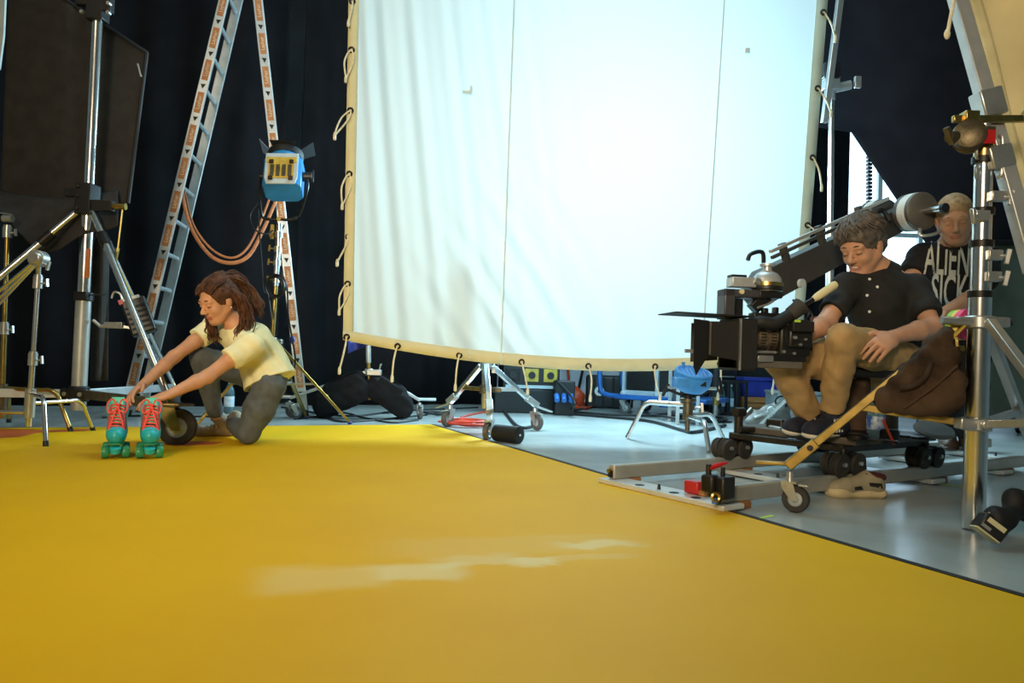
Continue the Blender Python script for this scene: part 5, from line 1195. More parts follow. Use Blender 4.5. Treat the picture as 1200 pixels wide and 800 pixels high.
# brown sandbag on the left leg
q0 = P(1030,466,2.86); t = thing('sandbag','worn brown canvas sandbag slung over the yellow-lit stand leg','sandbag',P(1075,470,2.80))
la, lb = uc+V((-0.05,0.02,0)), G(932,600)+Z*0.18
def lg_(f_,up_=0,side=0): 
    p_ = la.lerp(lb,f_); return p_+Z*up_+V((0.1,-1,0)).normalized()*side
pr = []
def bgp(x,y,o_): return P(x,y,2.785+(1110-x)*0.0016+o_)
for o_ in (-0.045,0.045):
    for (xa,ya,xb,yb,ra,rb) in ((1034,464,1108,396,0.024,0.028),(1036,470,1116,418,0.028,0.036),(1042,474,1120,446,0.026,0.040),(1058,478,1118,466,0.022,0.036),(1078,480,1110,478,0.018,0.026)):
        pr.append(cap(bgp(xa,ya,o_),bgp(xb,yb,o_),ra,rb,0.03,sq=((0.1,-1,0),0.75)))
pr += [cap(bgp(1030,464,0),bgp(1108,392,0),0.026,0.026,0.04)]
organic('pouch',pr,'brown_canvas',t,0.007,noise=0.004,nscale=38)
MB().tube(smooth_path([bgp(1092,424,-0.085),bgp(1084,442,-0.095),bgp(1070,452,-0.095),bgp(1056,455,-0.09)],5),0.009,8).build('handle','brown_canvas',t)
MB().tube(smooth_path([bgp(1122,428,-0.085),bgp(1096,452,-0.088),bgp(1060,478,-0.08)],6),0.004,6).build('seam','brown_canvas',t)
MB().torus(lg_(0.12,-0.01,0.05),(0.3,-1,0.2),0.03,0.007,16,6).build('ring','dark_metal',t)
MB().bar(lg_(0.0,0.0,0.03),lg_(0.14,0.0,0.05),0.03,0.008).build('strap','yellow_label',t)
mb = MB(); knob(mb,lg_(0.09,-0.01,0.05),(0,-0.3,-1),0.02,0.08); mb.build('strap_clip','gold_yellowlit_steel',t)
# tape rolls at the collar
for i,(m_,c_) in enumerate((('pink','#e8447a'),('lemon','#e6d22e'),('lime','#7fc52f'))):
    mat('tape_'+m_,c_,0.5,0,0.1,12); q = P(1133,380,2.86)+V((0.0,0.026*i,0)); o = MB().lathe([(0.03,-0.012),(0.058,-0.012),(0.058,0.012),(0.03,0.012)],q,V((0.35,-1,0)),24).build('tape_roll','tape_'+m_,loc=q)
    tag(o,{'pink':'pink tape roll hung on the crank stand collar','lemon':'yellow tape roll hung between the pink and green rolls','lime':'green tape roll hung behind the yellow roll'}[m_],'tape roll','tape rolls on the stand collar')
# tape marks on the floor
for a_,b_,w_,lab in (((886,608),(906,604),0.018,'short lime green tape mark on the floor near the yellow edge'),((1088,565),(1131,571),0.012,'long thin lime green tape line on the floor beside the stand column')):
    p0_, p1_ = G(*a_), G(*b_); o = MB().bar(p0_+Z*0.001,p1_+Z*0.001,w_,0.001).build('tape_mark','tape_green',smooth=False,loc=(p0_+p1_)/2); tag(o,lab,'tape')
# sneaker
q = G(1008,584); t = thing('sneaker','cream chunky sneaker with green laces and dark red collar, standing empty','shoe',V((q.x,q.y,0)))
M_ = Matrix.Translation(V((q.x,q.y+0.03,0)))@Matrix.Rotation(math.radians(180+8),4,'Z')@Matrix.Scale(0.92,4)     # +x is the toe
def T(x,y,z): return M_@V((x,y,z))
mat('shoe_cream','#958b70',0.7,0,0.15,14,0.15,120); mat('shoe_red','#4e1a20',0.8,0,0.15,14); mat('shoe_sole','#c4b28a',0.6,0,0.12,14); mat('lace_green','#9fb39a',0.7,0,0.1,14); mat('shoe_dark','#1d1b1b',0.6)
organic('sole',[cap(T(-0.10,0,0.022),T(-0.02,0,0.022),0.045,0.040,0.02,sq=(Z,0.6)),cap(T(-0.02,0,0.022),T(0.09,0.0,0.022),0.040,0.050,0.02,sq=(Z,0.55)),elp(T(0.105,0,0.026),(0.045,0.045,0.026),M_.to_3x3())],'shoe_sole',t,0.005)
organic('upper',[cap(T(-0.09,0,0.055),T(0.05,0,0.048),0.042,0.042,0.02),elp(T(0.09,0,0.045),(0.055,0.042,0.032),M_.to_3x3(),0.03),cap(T(-0.085,0,0.06),T(-0.085,0,0.098),0.040,0.036,0.02,fb=True),cap(T(0.02,0,0.06),T(-0.05,0,0.095),0.030,0.034,0.02),cap(T(-0.075,0,0.075),T(-0.078,0,0.14),0.028,0.03,0.004,op='-')],'shoe_cream',t,0.005)
for y in (-1,1):
    MB(M_).prism([(-0.10,0.05),(-0.035,0.062),(-0.03,0.078),(-0.095,0.075)],(0,y*0.0455,0),(1,0,0),(0,0,1),(0,y*0.004,0)).build('heel_panel','shoe_dark',t,smooth=False)
    MB(M_).prism([(0.0,0.045),(0.06,0.04),(0.075,0.052),(0.01,0.062)],(0,y*0.0465,0),(1,0,0),(0,0,1),(0,y*0.004,0)).build('side_panel','shoe_dark',t,smooth=False)
organic('lining',[cap(T(-0.105,0,0.098),T(-0.045,0,0.108),0.036,0.030,0.01,sq=(Z,0.55))],'shoe_red',t,0.005)
mb = MB(M_)
for k in range(6): mb.tube([(0.065-0.02*k,-0.026,0.072+0.006*k),(0.06-0.02*k,0,0.082+0.007*k),(0.055-0.02*k,0.026,0.072+0.006*k)],0.0045,6)
mb.build('laces','lace_green',t)
# cordless drill lying on its battery
q = G(1166,645); t = thing('cordless_drill','black cordless drill lying on the floor beside the stand column','drill',V((q.x,q.y,0)))
b0 = P(1160,627,2.50); Rb = Matrix.Rotation(math.radians(38),3,'Y')@Matrix.Rotation(math.radians(-14),3,'Z')
b0.z = 0.066
MB().box(b0,(0.085,0.075,0.058),Rb).build('battery','black_plastic',t,bevel=0.008)
MB().box(b0+Rb@V((0.0,-0.039,0.010)),(0.06,0.003,0.016),Rb).build('battery_label','cream',t); MB().box(b0+Rb@V((-0.02,-0.039,-0.015)),(0.03,0.003,0.010),Rb).build('battery_label','grey_box',t)
MB().box(b0+Rb@V((-0.022,-0.01,0.0305)),(0.03,0.03,0.003),Rb).build('battery_button','cream',t)
MB().box(b0+Rb@V((0.0,0,-0.030)),(0.08,0.07,0.006),Rb).build('battery_foot','cream',t,bevel=0.002)
h0 = b0+Rb@V((0.02,0,0.03)); h1 = P(1196,598,2.55); h1.z = max(h1.z,0.13)
organic('grip',[cap(b0+Rb@V((0.0,0,0.036)),b0+Rb@V((0.02,0,0.055)),0.042,0.032,0.02),cap(h0,h1,0.030,0.030,0.02),cap(h1+V((-0.02,0,0.02)),h1+V((0.14,0.02,-0.03)),0.038,0.036,0.03),cap(h1+V((0.14,0.02,-0.03)),h1+V((0.2,0.03,-0.05)),0.026,0.018,0.01)],'black_matte',t,0.006)
MB().box(h0.lerp(h1,0.7)+V((0.04,0,-0.02)),(0.03,0.02,0.03)).build('trigger','dark_metal',t,bevel=0.004)
# ------------------------------------------------------------------ stand holding the big silk at its right edge
q = P(972,300,5.95); t = thing('silk_stand','tall thin chrome stand with grip clamp at the edge of the white screen','light stand',V((q.x,q.y,0)))
def sp_(y): return P(972.5+(300-y)*0.012,y,5.95)
bz = sp_(505); bz.z = 0.03
MB().cyl(bz,sp_(278),0.030,n=14).build('column','steel',t); MB().cyl(sp_(280),sp_(115),0.022,n=14).build('riser','chrome',t)
MB().cyl(sp_(285),sp_(262),0.034,n=14).build('riser_lock','steel',t)
mb = MB(); g_ = sp_(104); mb.box(g_+V((-0.02,-0.02,0.03)),(0.12,0.08,0.10)); mb.cyl(g_,g_+V((0.14,-0.02,0.03)),0.035,n=14); mb.box(g_+V((0.19,-0.02,0.05)),(0.05,0.03,0.09)); mb.cyl(g_-Z*0.09,g_,0.03,n=12); mb.build('grip_head','steel',t,bevel=0.005)
mb = MB(); mb.box(g_+V((-0.03,-0.03,0.12)),(0.12,0.10,0.12)); mb.build('clamp','dark_metal',t,bevel=0.01)
for a in (20,140,260):
    dd = V((math.cos(math.radians(a)),math.sin(math.radians(a)),0)); MB().bar(bz+Z*0.6,bz+dd*0.6-Z*0.02,0.03,0.02).build('leg','steel',t,bevel=0.003)
# window cable and small clamp
q = P(1018,220,10.2); 
o = MB()
for k in range(40): o.box(P(1018.5,140+k*4.4,11.0),(0.06,0.07,0.037))
oo = o.build('energy_chain','black_plastic',loc=P(1018,312,11.0)); tag(oo,'dark ribbed cable chain hanging in front of the bright window','cable','window cable'); oo['kind']='stuff'
# grey green cloth wall behind the standing man
o = MB().surf(lambda u,v: P(1158+160*u,286+v*212,6.6+0.06*math.sin(11*u)*(0.3+0.7*v)+0.4*u),30,8).build('backdrop_cloth','green_cloth',solid=0.004,loc=P(1200,498,6.6)); tag(o,'grey-green cloth backdrop hanging behind the crank stand','cloth')
MB().cyl(P(1150,284,6.6),P(1330,284,7.05),0.025,n=10).build('hanging_bar','dark_metal',o)
# ------------------------------------------------------------------ people
mat('skin_warm','#d39b78',0.5,0,0.08,16,0.05,200,0.4); mat('skin_pale','#c69477',0.5,0,0.08,16,0.05,200,0.4); mat('lips_pale','#bd8272',0.5,0,0.08,16); mat('lips','#b8685c',0.4,0,0.08,16)
mat('brow_brown','#3c2618',0.8); mat('teeth','#efe9dd',0.3)
mat('hair_brown','#5a3722',0.62,0,0.35,30,0.1,120,0.4,color2='#38200f'); mat('hair_grey','#5d544c',0.6,0,0.3,30,0.1,120,color2='#423a34'); mat('hair_blond','#a98a63',0.7,0,0.25,40,color2='#86694a')
mat('tee_cream','#efe8b8',0.85,0,0.05,10,0.15,160); mat('trousers_olive','#5a6064',0.85,0,0.15,20,0.2,260); mat('shirt_black','#1e1d1e',0.85,0,0.15,20,0.2,220); mat('tee_black','#17161a',0.85,0,0.15,20,0.15,200)
mat('khaki','#b08f5f',0.85,0,0.10,14,0.2,220); mat('black_jeans','#232326',0.85,0,0.15,20,0.2,240); mat('navy_suede','#1d2233',0.8,0,0.15,20); mat('sole_white','#d9d0bd',0.6,0,0.08,20); mat('boot_brown','#5a4232',0.6,0,0.2,20); mat('shoe_beige','#a08d76',0.75,0,0.12,20,0.15,140)
mat('print_white','#dcdcd4',0.7,0,0.06,20)
def frame(f, up=(0,0,1), roll=0.0):
    f = V(f).normalized(); u = V(up); u = (u-f*u.dot(f)).normalized(); l = u.cross(f)      # l = the person's left
    if roll: q_ = Matrix.Rotation(roll,3,f); u = q_@u; l = q_@l
    return Matrix((f,l,u)).transposed()
def head_prims(o, R, s=1.0, female=False):
    o = V(o)
    def H(x,y,z): return o+R@(V((x,y,z))*s)
    jw = 0.020 if female else 0.024
    pr = [elp(H(-0.012,0,0.032),np.array((0.097,0.076,0.084))*s,R,0.01), elp(H(0.028,0,-0.028),np.array((0.064,0.058,0.084))*s,R,0.03)]
    for y in (-1,1):
        pr += [cap(H(-0.005,0.052*y,-0.045),H(0.05,0.02*y,-0.090),jw*s,0.017*s,0.03), elp(H(0.056,0.034*y,-0.026),np.array((0.028,0.024,0.026))*s,R,0.02)]
        pr += [elp(H(-0.008,0.077*y,-0.004),np.array((0.020,0.009,0.031))*s,R,0.006)]
    pr += [elp(H(0.058,0,-0.092),np.array((0.027,0.026,0.021))*s,R,0.02), cap(H(0.078,-0.036*s,0.024),H(0.078,0.036*s,0.024),0.012*s,0.012*s,0.02)]
    for y in (-1,1): pr += [elp(H(0.098,0.031*y,0.004),np.array((0.013,0.017,0.010))*s,R,0.010,op='-')]
    for y in (-1,1): pr += [elp(H(0.079,0.031*y,0.003),np.array((0.012,0.014,0.011))*s,R,0.004)]
    pr += [cap(H(0.086,0,0.014),H(0.113,0,-0.026),0.0075*s,0.0115*s,0.012)]
    for y in (-1,1): pr += [elp(H(0.102,0.011*y,-0.031),np.array((0.010,0.008,0.008))*s,R,0.006)]
    pr += [cap(H(0.0855,-0.020,-0.0575),H(0.0855,0.020,-0.0575),0.0048*s,0.0048*s,0.006,col=1), cap(H(0.0835,-0.016,-0.068),H(0.0835,0.016,-0.068),0.0052*s,0.0052*s,0.006,col=1)]
    for q_ in pr:
        if q_['col'] == 1: q_['bias'] = -0.0022
    return pr, H
def face_details(par, H, brow='brow_brown', teeth=False, R=None):
    for y in (-1,1):
        MB().tube([H(0.090,0.013*y,0.029),H(0.0925,0.030*y,0.034),H(0.082,0.047*y,0.028)],[0.0025,0.0036,0.002],6).build('eyebrow',brow,par)
        MB().tube([H(0.0895,0.018*y,-0.0015),H(0.0925,0.031*y,-0.004),H(0.0855,0.045*y,-0.001)],[0.0013,0.0022,0.0014],6).build('eyelashes',brow,par)
    if teeth: MB().ell(H(0.0895,0,-0.0625),(0.004,0.017,0.0046),R,10,6).build('teeth','teeth',par)
def hand_prims(w_, d, nrm, thumb, curl=(0.35,0.5,0.35), s=1.0, spread=0.06, th_curl=0.4, col=0):
    """palm, four unequal bent fingers and a thumb; nrm is where the palm faces"""
    w_ = V(w_); d = V(d).normalized(); nrm = V(nrm); nrm = (nrm-d*nrm.dot(d)).normalized(); sd = nrm.cross(d); sd = sd if sd.dot(V(thumb)) > 0 else -sd
    pr = [cap(w_,w_+d*0.035*s,0.027*s,0.032*s,0.015,col=col,sq=(nrm,0.62)), cap(w_+d*0.03*s-sd*0.012*s,w_+d*0.078*s-sd*0.014*s,0.026*s,0.025*s,0.012,col=col,sq=(nrm,0.5)), cap(w_+d*0.03*s+sd*0.012*s,w_+d*0.080*s+sd*0.014*s,0.028*s,0.025*s,0.012,col=col,sq=(nrm,0.5))]
    for i,(o_,L_) in enumerate(((0.030,0.92),(0.0105,1.0),(-0.010,0.95),(-0.029,0.76))):
        p_ = w_+d*(0.085-0.004*abs(i-1))*s+sd*o_*s; dd = (d+sd*spread*(1.2-0.8*i)).normalized(); a = 0; r_ = 0.0095*s
        for j,(l_,c_) in enumerate(zip((0.044,0.027,0.021),curl)):
            a += c_*(1+0.08*i); q_ = p_+(dd*math.cos(a)+nrm*math.sin(a))*l_*L_*s
            pr.append(cap(p_,q_,r_,r_*0.90,0.003,col=col)); p_ = q_; r_ *= 0.90
    p_ = w_+d*0.022*s+sd*0.026*s; td = (d*0.62+sd*0.78+nrm*0.15).normalized()
    q_ = p_+td*0.040*s; pr.append(cap(p_,q_,0.0145*s,0.0115*s,0.008,col=col)); td2 = (d*(0.62+th_curl)+sd*0.35+nrm*0.4).normalized()
    q2 = q_+td2*0.030*s; pr.append(cap(q_,q2,0.0112*s,0.0098*s,0.003,col=col)); pr.append(cap(q2,q2+td2*0.022*s,0.0098*s,0.0080*s,0.003,col=col))
    return pr
def combed(H, c, rad, n, lo_front, lo_back, seed, sweep=0.0, crown=(-0.35,0.0), lift=1.0):
    """paths over the skull from the crown out to the hairline"""
    rr = random.Random(seed); out = []
    for i in range(n):
        ph = 2*math.pi*i/n+rr.uniform(-0.05,0.05); fr = 0.5+0.5*math.cos(ph); lo_ = lo_back+(lo_front-lo_back)*fr**1.5+rr.uniform(-0.06,0.06); pts = []
        for k in range(6):
            t_ = k/5; el = math.pi/2+(lo_-math.pi/2)*t_; a = ph+sweep*t_; ce = math.cos(el)
            x_, y_, z_ = ce*math.cos(a)+crown[0]*(1-t_)*0.5, ce*math.sin(a)+crown[1]*(1-t_), math.sin(el)
            l_ = math.sqrt(x_*x_+y_*y_+z_*z_); k_ = lift*(1.0+0.035*rr.random())/l_
            pts.append(H(c[0]+rad[0]*x_*k_, c[1]+rad[1]*y_*k_, c[2]+rad[2]*z_*k_))
        out.append(pts)
    return out
def strands(name, paths, m, par, r=0.004, n=1, jit=0.01, seed=0, curl=0.0):
    rr = random.Random(seed); mb = MB()
    for pts in paths:
        for _ in range(n):
            o_ = V((rr.gauss(0,jit),rr.gauss(0,jit),rr.gauss(0,jit))); o2 = V((rr.gauss(0,jit),rr.gauss(0,jit),rr.gauss(0,jit)))*1.5
            k = len(pts); P2 = [V(p)+o_.lerp(o2,i/(k-1))*(0.3 if i==0 else 1) for i,p in enumerate(pts)]
            pp = smooth_path(P2,6); ph = rr.uniform(0,6.28); m_ = len(pp)
            if curl: pp = [p+V((math.cos(ph+i*0.8),math.sin(ph+i*0.8),0))*curl*(i/m_) for i,p in enumerate(pp)]
            mb.tube(pp,[r*(1.0 if i < m_*0.7 else max(0.15,1-(i-m_*0.7)/(m_*0.3))) for i in range(m_)],5)
    return mb.build(name,m,par)
# ---- kneeling woman
wm = thing('person','person in pale yellow T-shirt and dark trousers kneeling to place roller skates','person',V((-1.62,4.6,0.006)))
W = P
Lh, Rh = W(316,452,4.50), W(304,440,4.80); Lk = V((-1.515,4.48,0.075)); La = V((-1.735,4.84,0.085)); Rk = W(237,420,4.60); Ra = W(253,486,4.76)
pel, wst, chs, nkb = W(311,440,4.65), W(307,420,4.60), W(292,401,4.50), W(280,388,4.44)
Ls, Rs = W(293,404,4.33), W(250,384,4.62)
Le, Lw, Re_, Rw = W(243,441,4.16), W(199,462,4.00), W(204,418,4.42), W(166,452,4.18)
ho = W(256,353,4.36); hR = frame((-0.50,-0.76,-0.40))
hp_, H = head_prims(ho,hR,1.06,True)
pr = hp_+[cap(H(-0.03,0,-0.05),nkb,0.045,0.052,0.03), cap(nkb,chs,0.07,0.09,0.05), cap(chs,wst,0.10,0.09,0.05), cap(wst,pel,0.088,0.075,0.04),
   cap(nkb,Ls,0.05,0.048,0.04), cap(nkb,Rs,0.05,0.048,0.04),
   cap(Ls,Ls.lerp(Le,0.5),0.047,0.041,0.02), cap(Ls.lerp(Le,0.5),Le,0.041,0.035,0.02), cap(Le,Le.lerp(Lw,0.3),0.037,0.037,0.02), cap(Le.lerp(Lw,0.3),Lw,0.037,0.024,0.015),
   cap(Rs,Rs.lerp(Re_,0.5),0.047,0.041,0.02), cap(Rs.lerp(Re_,0.5),Re_,0.041,0.035,0.02), cap(Re_,Re_.lerp(Rw,0.3),0.037,0.037,0.02), cap(Re_.lerp(Rw,0.3),Rw,0.037,0.024,0.015),
   cap(Lh,Lk,0.055,0.045,0.04), cap(Lk,La,0.045,0.035,0.02), cap(Rh,Rk,0.055,0.045,0.04), cap(Rk,Ra,0.05,0.035,0.02)]
pr += hand_prims(Lw, W(172,470,3.95)-Lw, V((-0.1,0.2,-1)), V((0.2,1,0)), (0.12,0.30,0.25), 1.0)
pr += hand_prims(Rw, W(141,472,4.02)-Rw, V((0.2,-0.5,-0.7)), V((0.6,-0.6,-0.2)), (0.25,0.35,0.3), 1.0, 0.10)
organic('body',pr,['skin_warm','lips'],wm,0.0042)
face_details(wm,H)
MB().ell(H(-0.004,0.086,-0.036),(0.005,0.005,0.006),None,8,6).build('earring','white_paint',wm)
# T-shirt
hem_c = W(313,441,4.62)
pr = [cap(W(281,389,4.45),chs,0.085,0.120,0.04,sq=((0.5,0.3,0.6),0.95)), cap(chs,wst,0.122,0.128,0.05), cap(wst,W(317,447,4.58),0.130,0.158,0.05,fb=True),
      cap(Ls,Rs,0.062,0.062,0.05), cap(Ls+V((0.01,0,0)),Ls.lerp(Le,0.50),0.068,0.066,0.03,fb=True), cap(Rs,Rs.lerp(Re_,0.40),0.066,0.066,0.03,fb=True)]
pr += [cap(H(-0.03,0,-0.05),W(280,390,4.44),0.052,0.060,0.008,op='-')]
organic('t_shirt',pr,'tee_cream',wm,0.006,noise=0.0035,nscale=30)
# trousers
pr = [cap(W(314,444,4.64),W(313,450,4.62),0.115,0.115,0.03), cap(Lh,Lh.lerp(Lk,0.5),0.092,0.084,0.05), cap(Lh.lerp(Lk,0.5),Lk,0.092,0.062,0.03), cap(Lk,Lk.lerp(La,0.35),0.066,0.062,0.02), cap(Lk.lerp(La,0.35),La,0.062,0.046,0.02,fb=True),
      cap(Rh,Rh.lerp(Rk,0.5),0.105,0.085,0.05), cap(Rh.lerp(Rk,0.5),Rk,0.085,0.068,0.03), cap(Rk,Rk.lerp(Ra,0.35),0.068,0.066,0.02), cap(Rk.lerp(Ra,0.35),Ra,0.066,0.046,0.02,fb=True)]
organic('trousers',pr,'trousers_olive',wm,0.007,noise=0.0014,nscale=40)
def shoe(par, heel, toe, ankle, mu, ms, wd=0.040, name='shoe', lace=None):
    heel = V(heel); toe = V(toe); ankle = V(ankle); d = (toe-heel).normalized(); s_ = d.cross(ankle-heel).normalized(); u = s_.cross(d)
    o = organic(name,[cap(heel+u*0.045,toe-d*0.03+u*0.036,wd,wd*0.82,0.02),elp(toe-d*0.035+u*0.032,(0.05,0.040,0.030),Matrix((d,s_,u)).transposed(),0.02),cap(heel+d*0.03+u*0.05,ankle,wd,wd*1.08,0.03,fb=True),cap(heel+d*0.10+u*0.05,heel+d*0.05+u*0.09,0.034,0.038,0.03)],mu,par,0.006)
    organic('sole',[cap(heel+d*0.015+u*0.013,toe-d*0.025+u*0.013,0.040,0.042,0.01,sq=(u,0.42))],ms,o,0.006)
    if lace:
        mb = MB()
        for k in range(5):
            c = heel+d*(0.17-0.022*k)+u*(0.068+0.011*k); mb.tube([c-s_*0.024,c+u*0.006,c+s_*0.024],0.0035,5)
        mb.build('laces',lace,o)
    return o, d, s_, u
o,d_,s_,u_ = shoe(wm, V((-1.76,4.93,0.008)), V((-1.955,4.80,0.008)), Ra+V((0.0,0,0.0)), 'shoe_beige','shoe_beige',lace='cream')
MB().tube(smooth_path([V((-1.76,4.93,0.008))+d_*0.03+u_*0.055-s_*0.0,V((-1.76,4.93,0.008))+d_*0.08+u_*0.05,V((-1.76,4.93,0.008))+d_*0.14+u_*0.075],4),0.006,6).build('side_mark','shoe_dark',o)
shoe(wm, V((-1.74,4.90,0.155)), V((-1.80,5.02,0.02)), La, 'shoe_beige','cream')
# hair
pr = [elp(H(-0.018,0,0.040),np.array((0.110,0.089,0.094))*1.06,hR,0.01), elp(H(-0.06,0,0.0),np.array((0.07,0.080,0.09))*1.06,hR,0.02), elp(H(0.094,0,-0.036),np.array((0.074,0.080,0.118))*1.06,hR,0.012,op='-'), elp(H(-0.055,0,0.115),np.array((0.055,0.045,0.038)),hR,0.03)]
hr = organic('hair',pr,'hair_brown',wm,0.005,noise=0.0022,nscale=110)
pa = []
for k in range(9):      # half-up tail falling behind
    t_ = k/8; pa.append([H(-0.05,0.02,0.125), H(-0.115,0.03+0.02*t_,0.11-0.03*t_), H(-0.16-0.01*t_,0.05,0.045-0.05*t_), H(-0.175,0.06+0.02*t_,-0.03-0.06*t_), H(-0.165+0.02*t_,0.075,-0.085-0.05*t_)])
for k in range(8):      # side falling over the near shoulder
    t_ = k/7; pa.append([H(-0.04-0.02*t_,0.075,0.05), H(-0.055-0.02*t_,0.100,-0.01), H(-0.045-0.035*t_,0.112,-0.08), H(-0.015-0.06*t_,0.112,-0.135), H(0.02-0.06*t_,0.10,-0.185-0.01*t_), H(0.03-0.05*t_,0.085,-0.225)])
for k in range(4):      # far side lock
    t_ = k/3; pa.append([H(0.01,-0.085,0.03), H(0.0,-0.098,-0.04), H(0.02,-0.095,-0.10), H(0.05,-0.07,-0.15-0.02*t_), H(0.06,-0.05,-0.19)])
strands('hair_locks',pa,'hair_brown',hr,0.0038,16,0.012,5,0.008)
pa = []
for k in range(15):     # combed back over the crown
    y = -0.075+0.15*k/14; pa.append([H(0.078,y*0.75,0.088-abs(y)*0.35), H(0.045,y*1.05,0.125-abs(y)*0.45), H(-0.02,y*1.0,0.142-abs(y)*0.5), H(-0.06,y*0.6,0.142-abs(y)*0.3)])
strands('hair_strands',pa,'hair_brown',hr,0.0035,3,0.003,6)
# small print on the shirt front
# ---- seated camera operator
om = thing('person','smiling person in black short-sleeved shirt and khaki trousers seated at the camera','person',V((1.45,3.6,0.25)))
ho = W(1010,289,3.62); hR = frame((-0.72,-0.52,-0.46)); hp_, H = head_prims(ho,hR,1.08)
nkb = W(1031,326,3.68); chs = W(1030,357,3.66); bel = W(1038,400,3.70); pel = W(1042,425,3.70)
Rs, Ls = W(992,336,3.60), W(1072,338,3.62)
Re_, Rw = W(969,377,3.50), W(940,398,3.38); Le, Lw = W(1092,383,3.48), W(1046,395,3.36)
Rh, Rk, Ra = W(1018,422,3.66), W(914,419,3.48), W(948,484,3.62)
Lh, Lk, La = W(1052,420,3.62), W(988,398,3.34), W(975,479,3.50)
pr = hp_+[cap(H(-0.03,0,-0.06),nkb,0.054,0.062,0.03), cap(nkb,chs,0.09,0.12,0.05), cap(chs,bel,0.12,0.115,0.05), cap(bel,pel,0.115,0.12,0.05), cap(nkb,Rs,0.055,0.055,0.04), cap(nkb,Ls,0.055,0.055,0.04),
   cap(Rs,Re_,0.052,0.040,0.02), cap(Re_,Re_.lerp(Rw,0.35),0.041,0.042,0.02), cap(Re_.lerp(Rw,0.35),Rw,0.042,0.028,0.015), cap(Ls,Le,0.052,0.041,0.02), cap(Le,Le.lerp(Lw,0.35),0.043,0.043,0.02), cap(Le.lerp(Lw,0.35),Lw,0.043,0.029,0.015),
   cap(Rh,Rk,0.08,0.055,0.04), cap(Rk,Ra,0.055,0.04,0.02), cap(Lh,Lk,0.08,0.055,0.04), cap(Lk,La,0.055,0.04,0.02)]
pr += hand_prims(Rw, W(922,402,3.36)-Rw, V((0.1,0.9,-0.3)), Z, (0.5,0.7,0.5),1.05)
pr += hand_prims(Lw, W(1026,408,3.27)-Lw, V((-0.35,0.5,-0.75)), V((-0.7,0.3,0.5)), (0.45,0.45,0.25),1.12,0.05)
organic('body',pr,['skin_pale','lips_pale'],om,0.0045)
face_details(om,H,'hair_grey',True,hR)
pr = [cap(W(1031,331,3.68),chs,0.10,0.150,0.05,sq=((0.5,-0.8,0),0.85)), cap(chs,bel,0.150,0.150,0.05,sq=((0.5,-0.8,0),0.85)), cap(bel,W(1046,432,3.72),0.150,0.155,0.05,fb=True,sq=((0.5,-0.8,0),0.9)), cap(Rs,Ls,0.062,0.062,0.06),
      cap(Rs,Rs.lerp(Re_,0.72),0.064,0.064,0.03,fb=True), cap(Ls,Ls.lerp(Le,0.72),0.066,0.070,0.03,fb=True), cap(H(-0.03,0,-0.05),W(1030,323,3.67),0.056,0.064,0.008,op='-')]
sh = organic('shirt',pr,'shirt_black',om,0.007,noise=0.004,nscale=26)
from mathutils.bvhtree import BVHTree
def bvh_of(o):
    off = root_loc(o); me = o.data; return BVHTree.FromPolygons([v.co+off for v in me.vertices],[tuple(p.vertices) for p in me.polygons])
bv = bvh_of(sh)
for (x,y) in ((1019,327),(1016,346),(1019,365),(1028,336)):
    v_ = ray(x,y).normalized(); h_ = bv.ray_cast(CC+v_*2.5,v_)
    if h_[0] is not None: MB().lathe([(0.0065,0),(0.0065,0.003)],h_[0]-h_[1]*0.001,h_[1],12).build('button','white_paint',sh)
# collar: a turned-down band around the neck, open at the throat
na = (H(-0.03,0,-0.06)-nkb).normalized(); cf0 = V((-0.62,-0.75,0)); cf0 = (cf0-na*cf0.dot(na)).normalized(); cs0 = na.cross(cf0); cn = nkb+na*0.052
def cf(u,v):
    a = 0.22+(2*math.pi-0.44)*u; k = abs(2*u-1)**3
    r_ = 0.072+0.030*v+0.010*k; return cn+(cf0*math.cos(a)+cs0*math.sin(a))*r_+na*(0.012-0.045*v-0.045*k*v-0.018*k)
MB().surf(cf,40,5).build('collar','shirt_black',sh,solid=0.005)
pr = [cap(W(1046,428,3.70),W(1040,432,3.68),0.145,0.135,0.04,sq=(Z,0.8)), cap(Rh,Rh.lerp(Rk,0.55),0.100,0.090,0.04), cap(Rh.lerp(Rk,0.55),Rk,0.090,0.078,0.03), cap(Rk,Rk.lerp(Ra,0.4),0.076,0.068,0.02), cap(Rk.lerp(Ra,0.4),Ra,0.068,0.062,0.02,fb=True),
      cap(Lh,Lh.lerp(Lk,0.55),0.100,0.086,0.04), cap(Lh.lerp(Lk,0.55),Lk,0.086,0.068,0.03), cap(Lk,Lk.lerp(La,0.4),0.070,0.064,0.02), cap(Lk.lerp(La,0.4),La,0.064,0.056,0.02,fb=True)]
organic('trousers',pr,'khaki',om,0.007,noise=0.004,nscale=34)
def on(x,y,z): q_ = G(x,y,z); return q_
for hx_,an in (((981,510),La),((957,506),Ra)):
    o,d_,s_,u_ = shoe(om, on(*hx_,0.252), on(*hx_,0.252)+V((-0.75,-0.66,0))*0.275, an+Z*0.01, 'navy_suede','sole_white',0.049,lace='navy_suede')
    if s_.y > 0: s_ = -s_
    he = on(*hx_,0.252)
    for k in range(3): MB().bar(he+d_*(0.06+0.026*k)+u_*0.030+s_*0.050, he+d_*(0.085+0.026*k)+u_*0.088+s_*0.043,0.010,0.004,s_).build('stripe','print_white',o)
pr = [elp(H(-0.016,0,0.044),np.array((0.112,0.089,0.092))*1.08,hR,0.01), elp(H(-0.055,0,0.0),np.array((0.065,0.080,0.075))*1.08,hR,0.02), elp(H(0.098,0,-0.058),np.array((0.075,0.082,0.115))*1.08,hR,0.012,op='-')]
hr = organic('hair',pr,'hair_grey',om,0.006,noise=0.003,nscale=90)
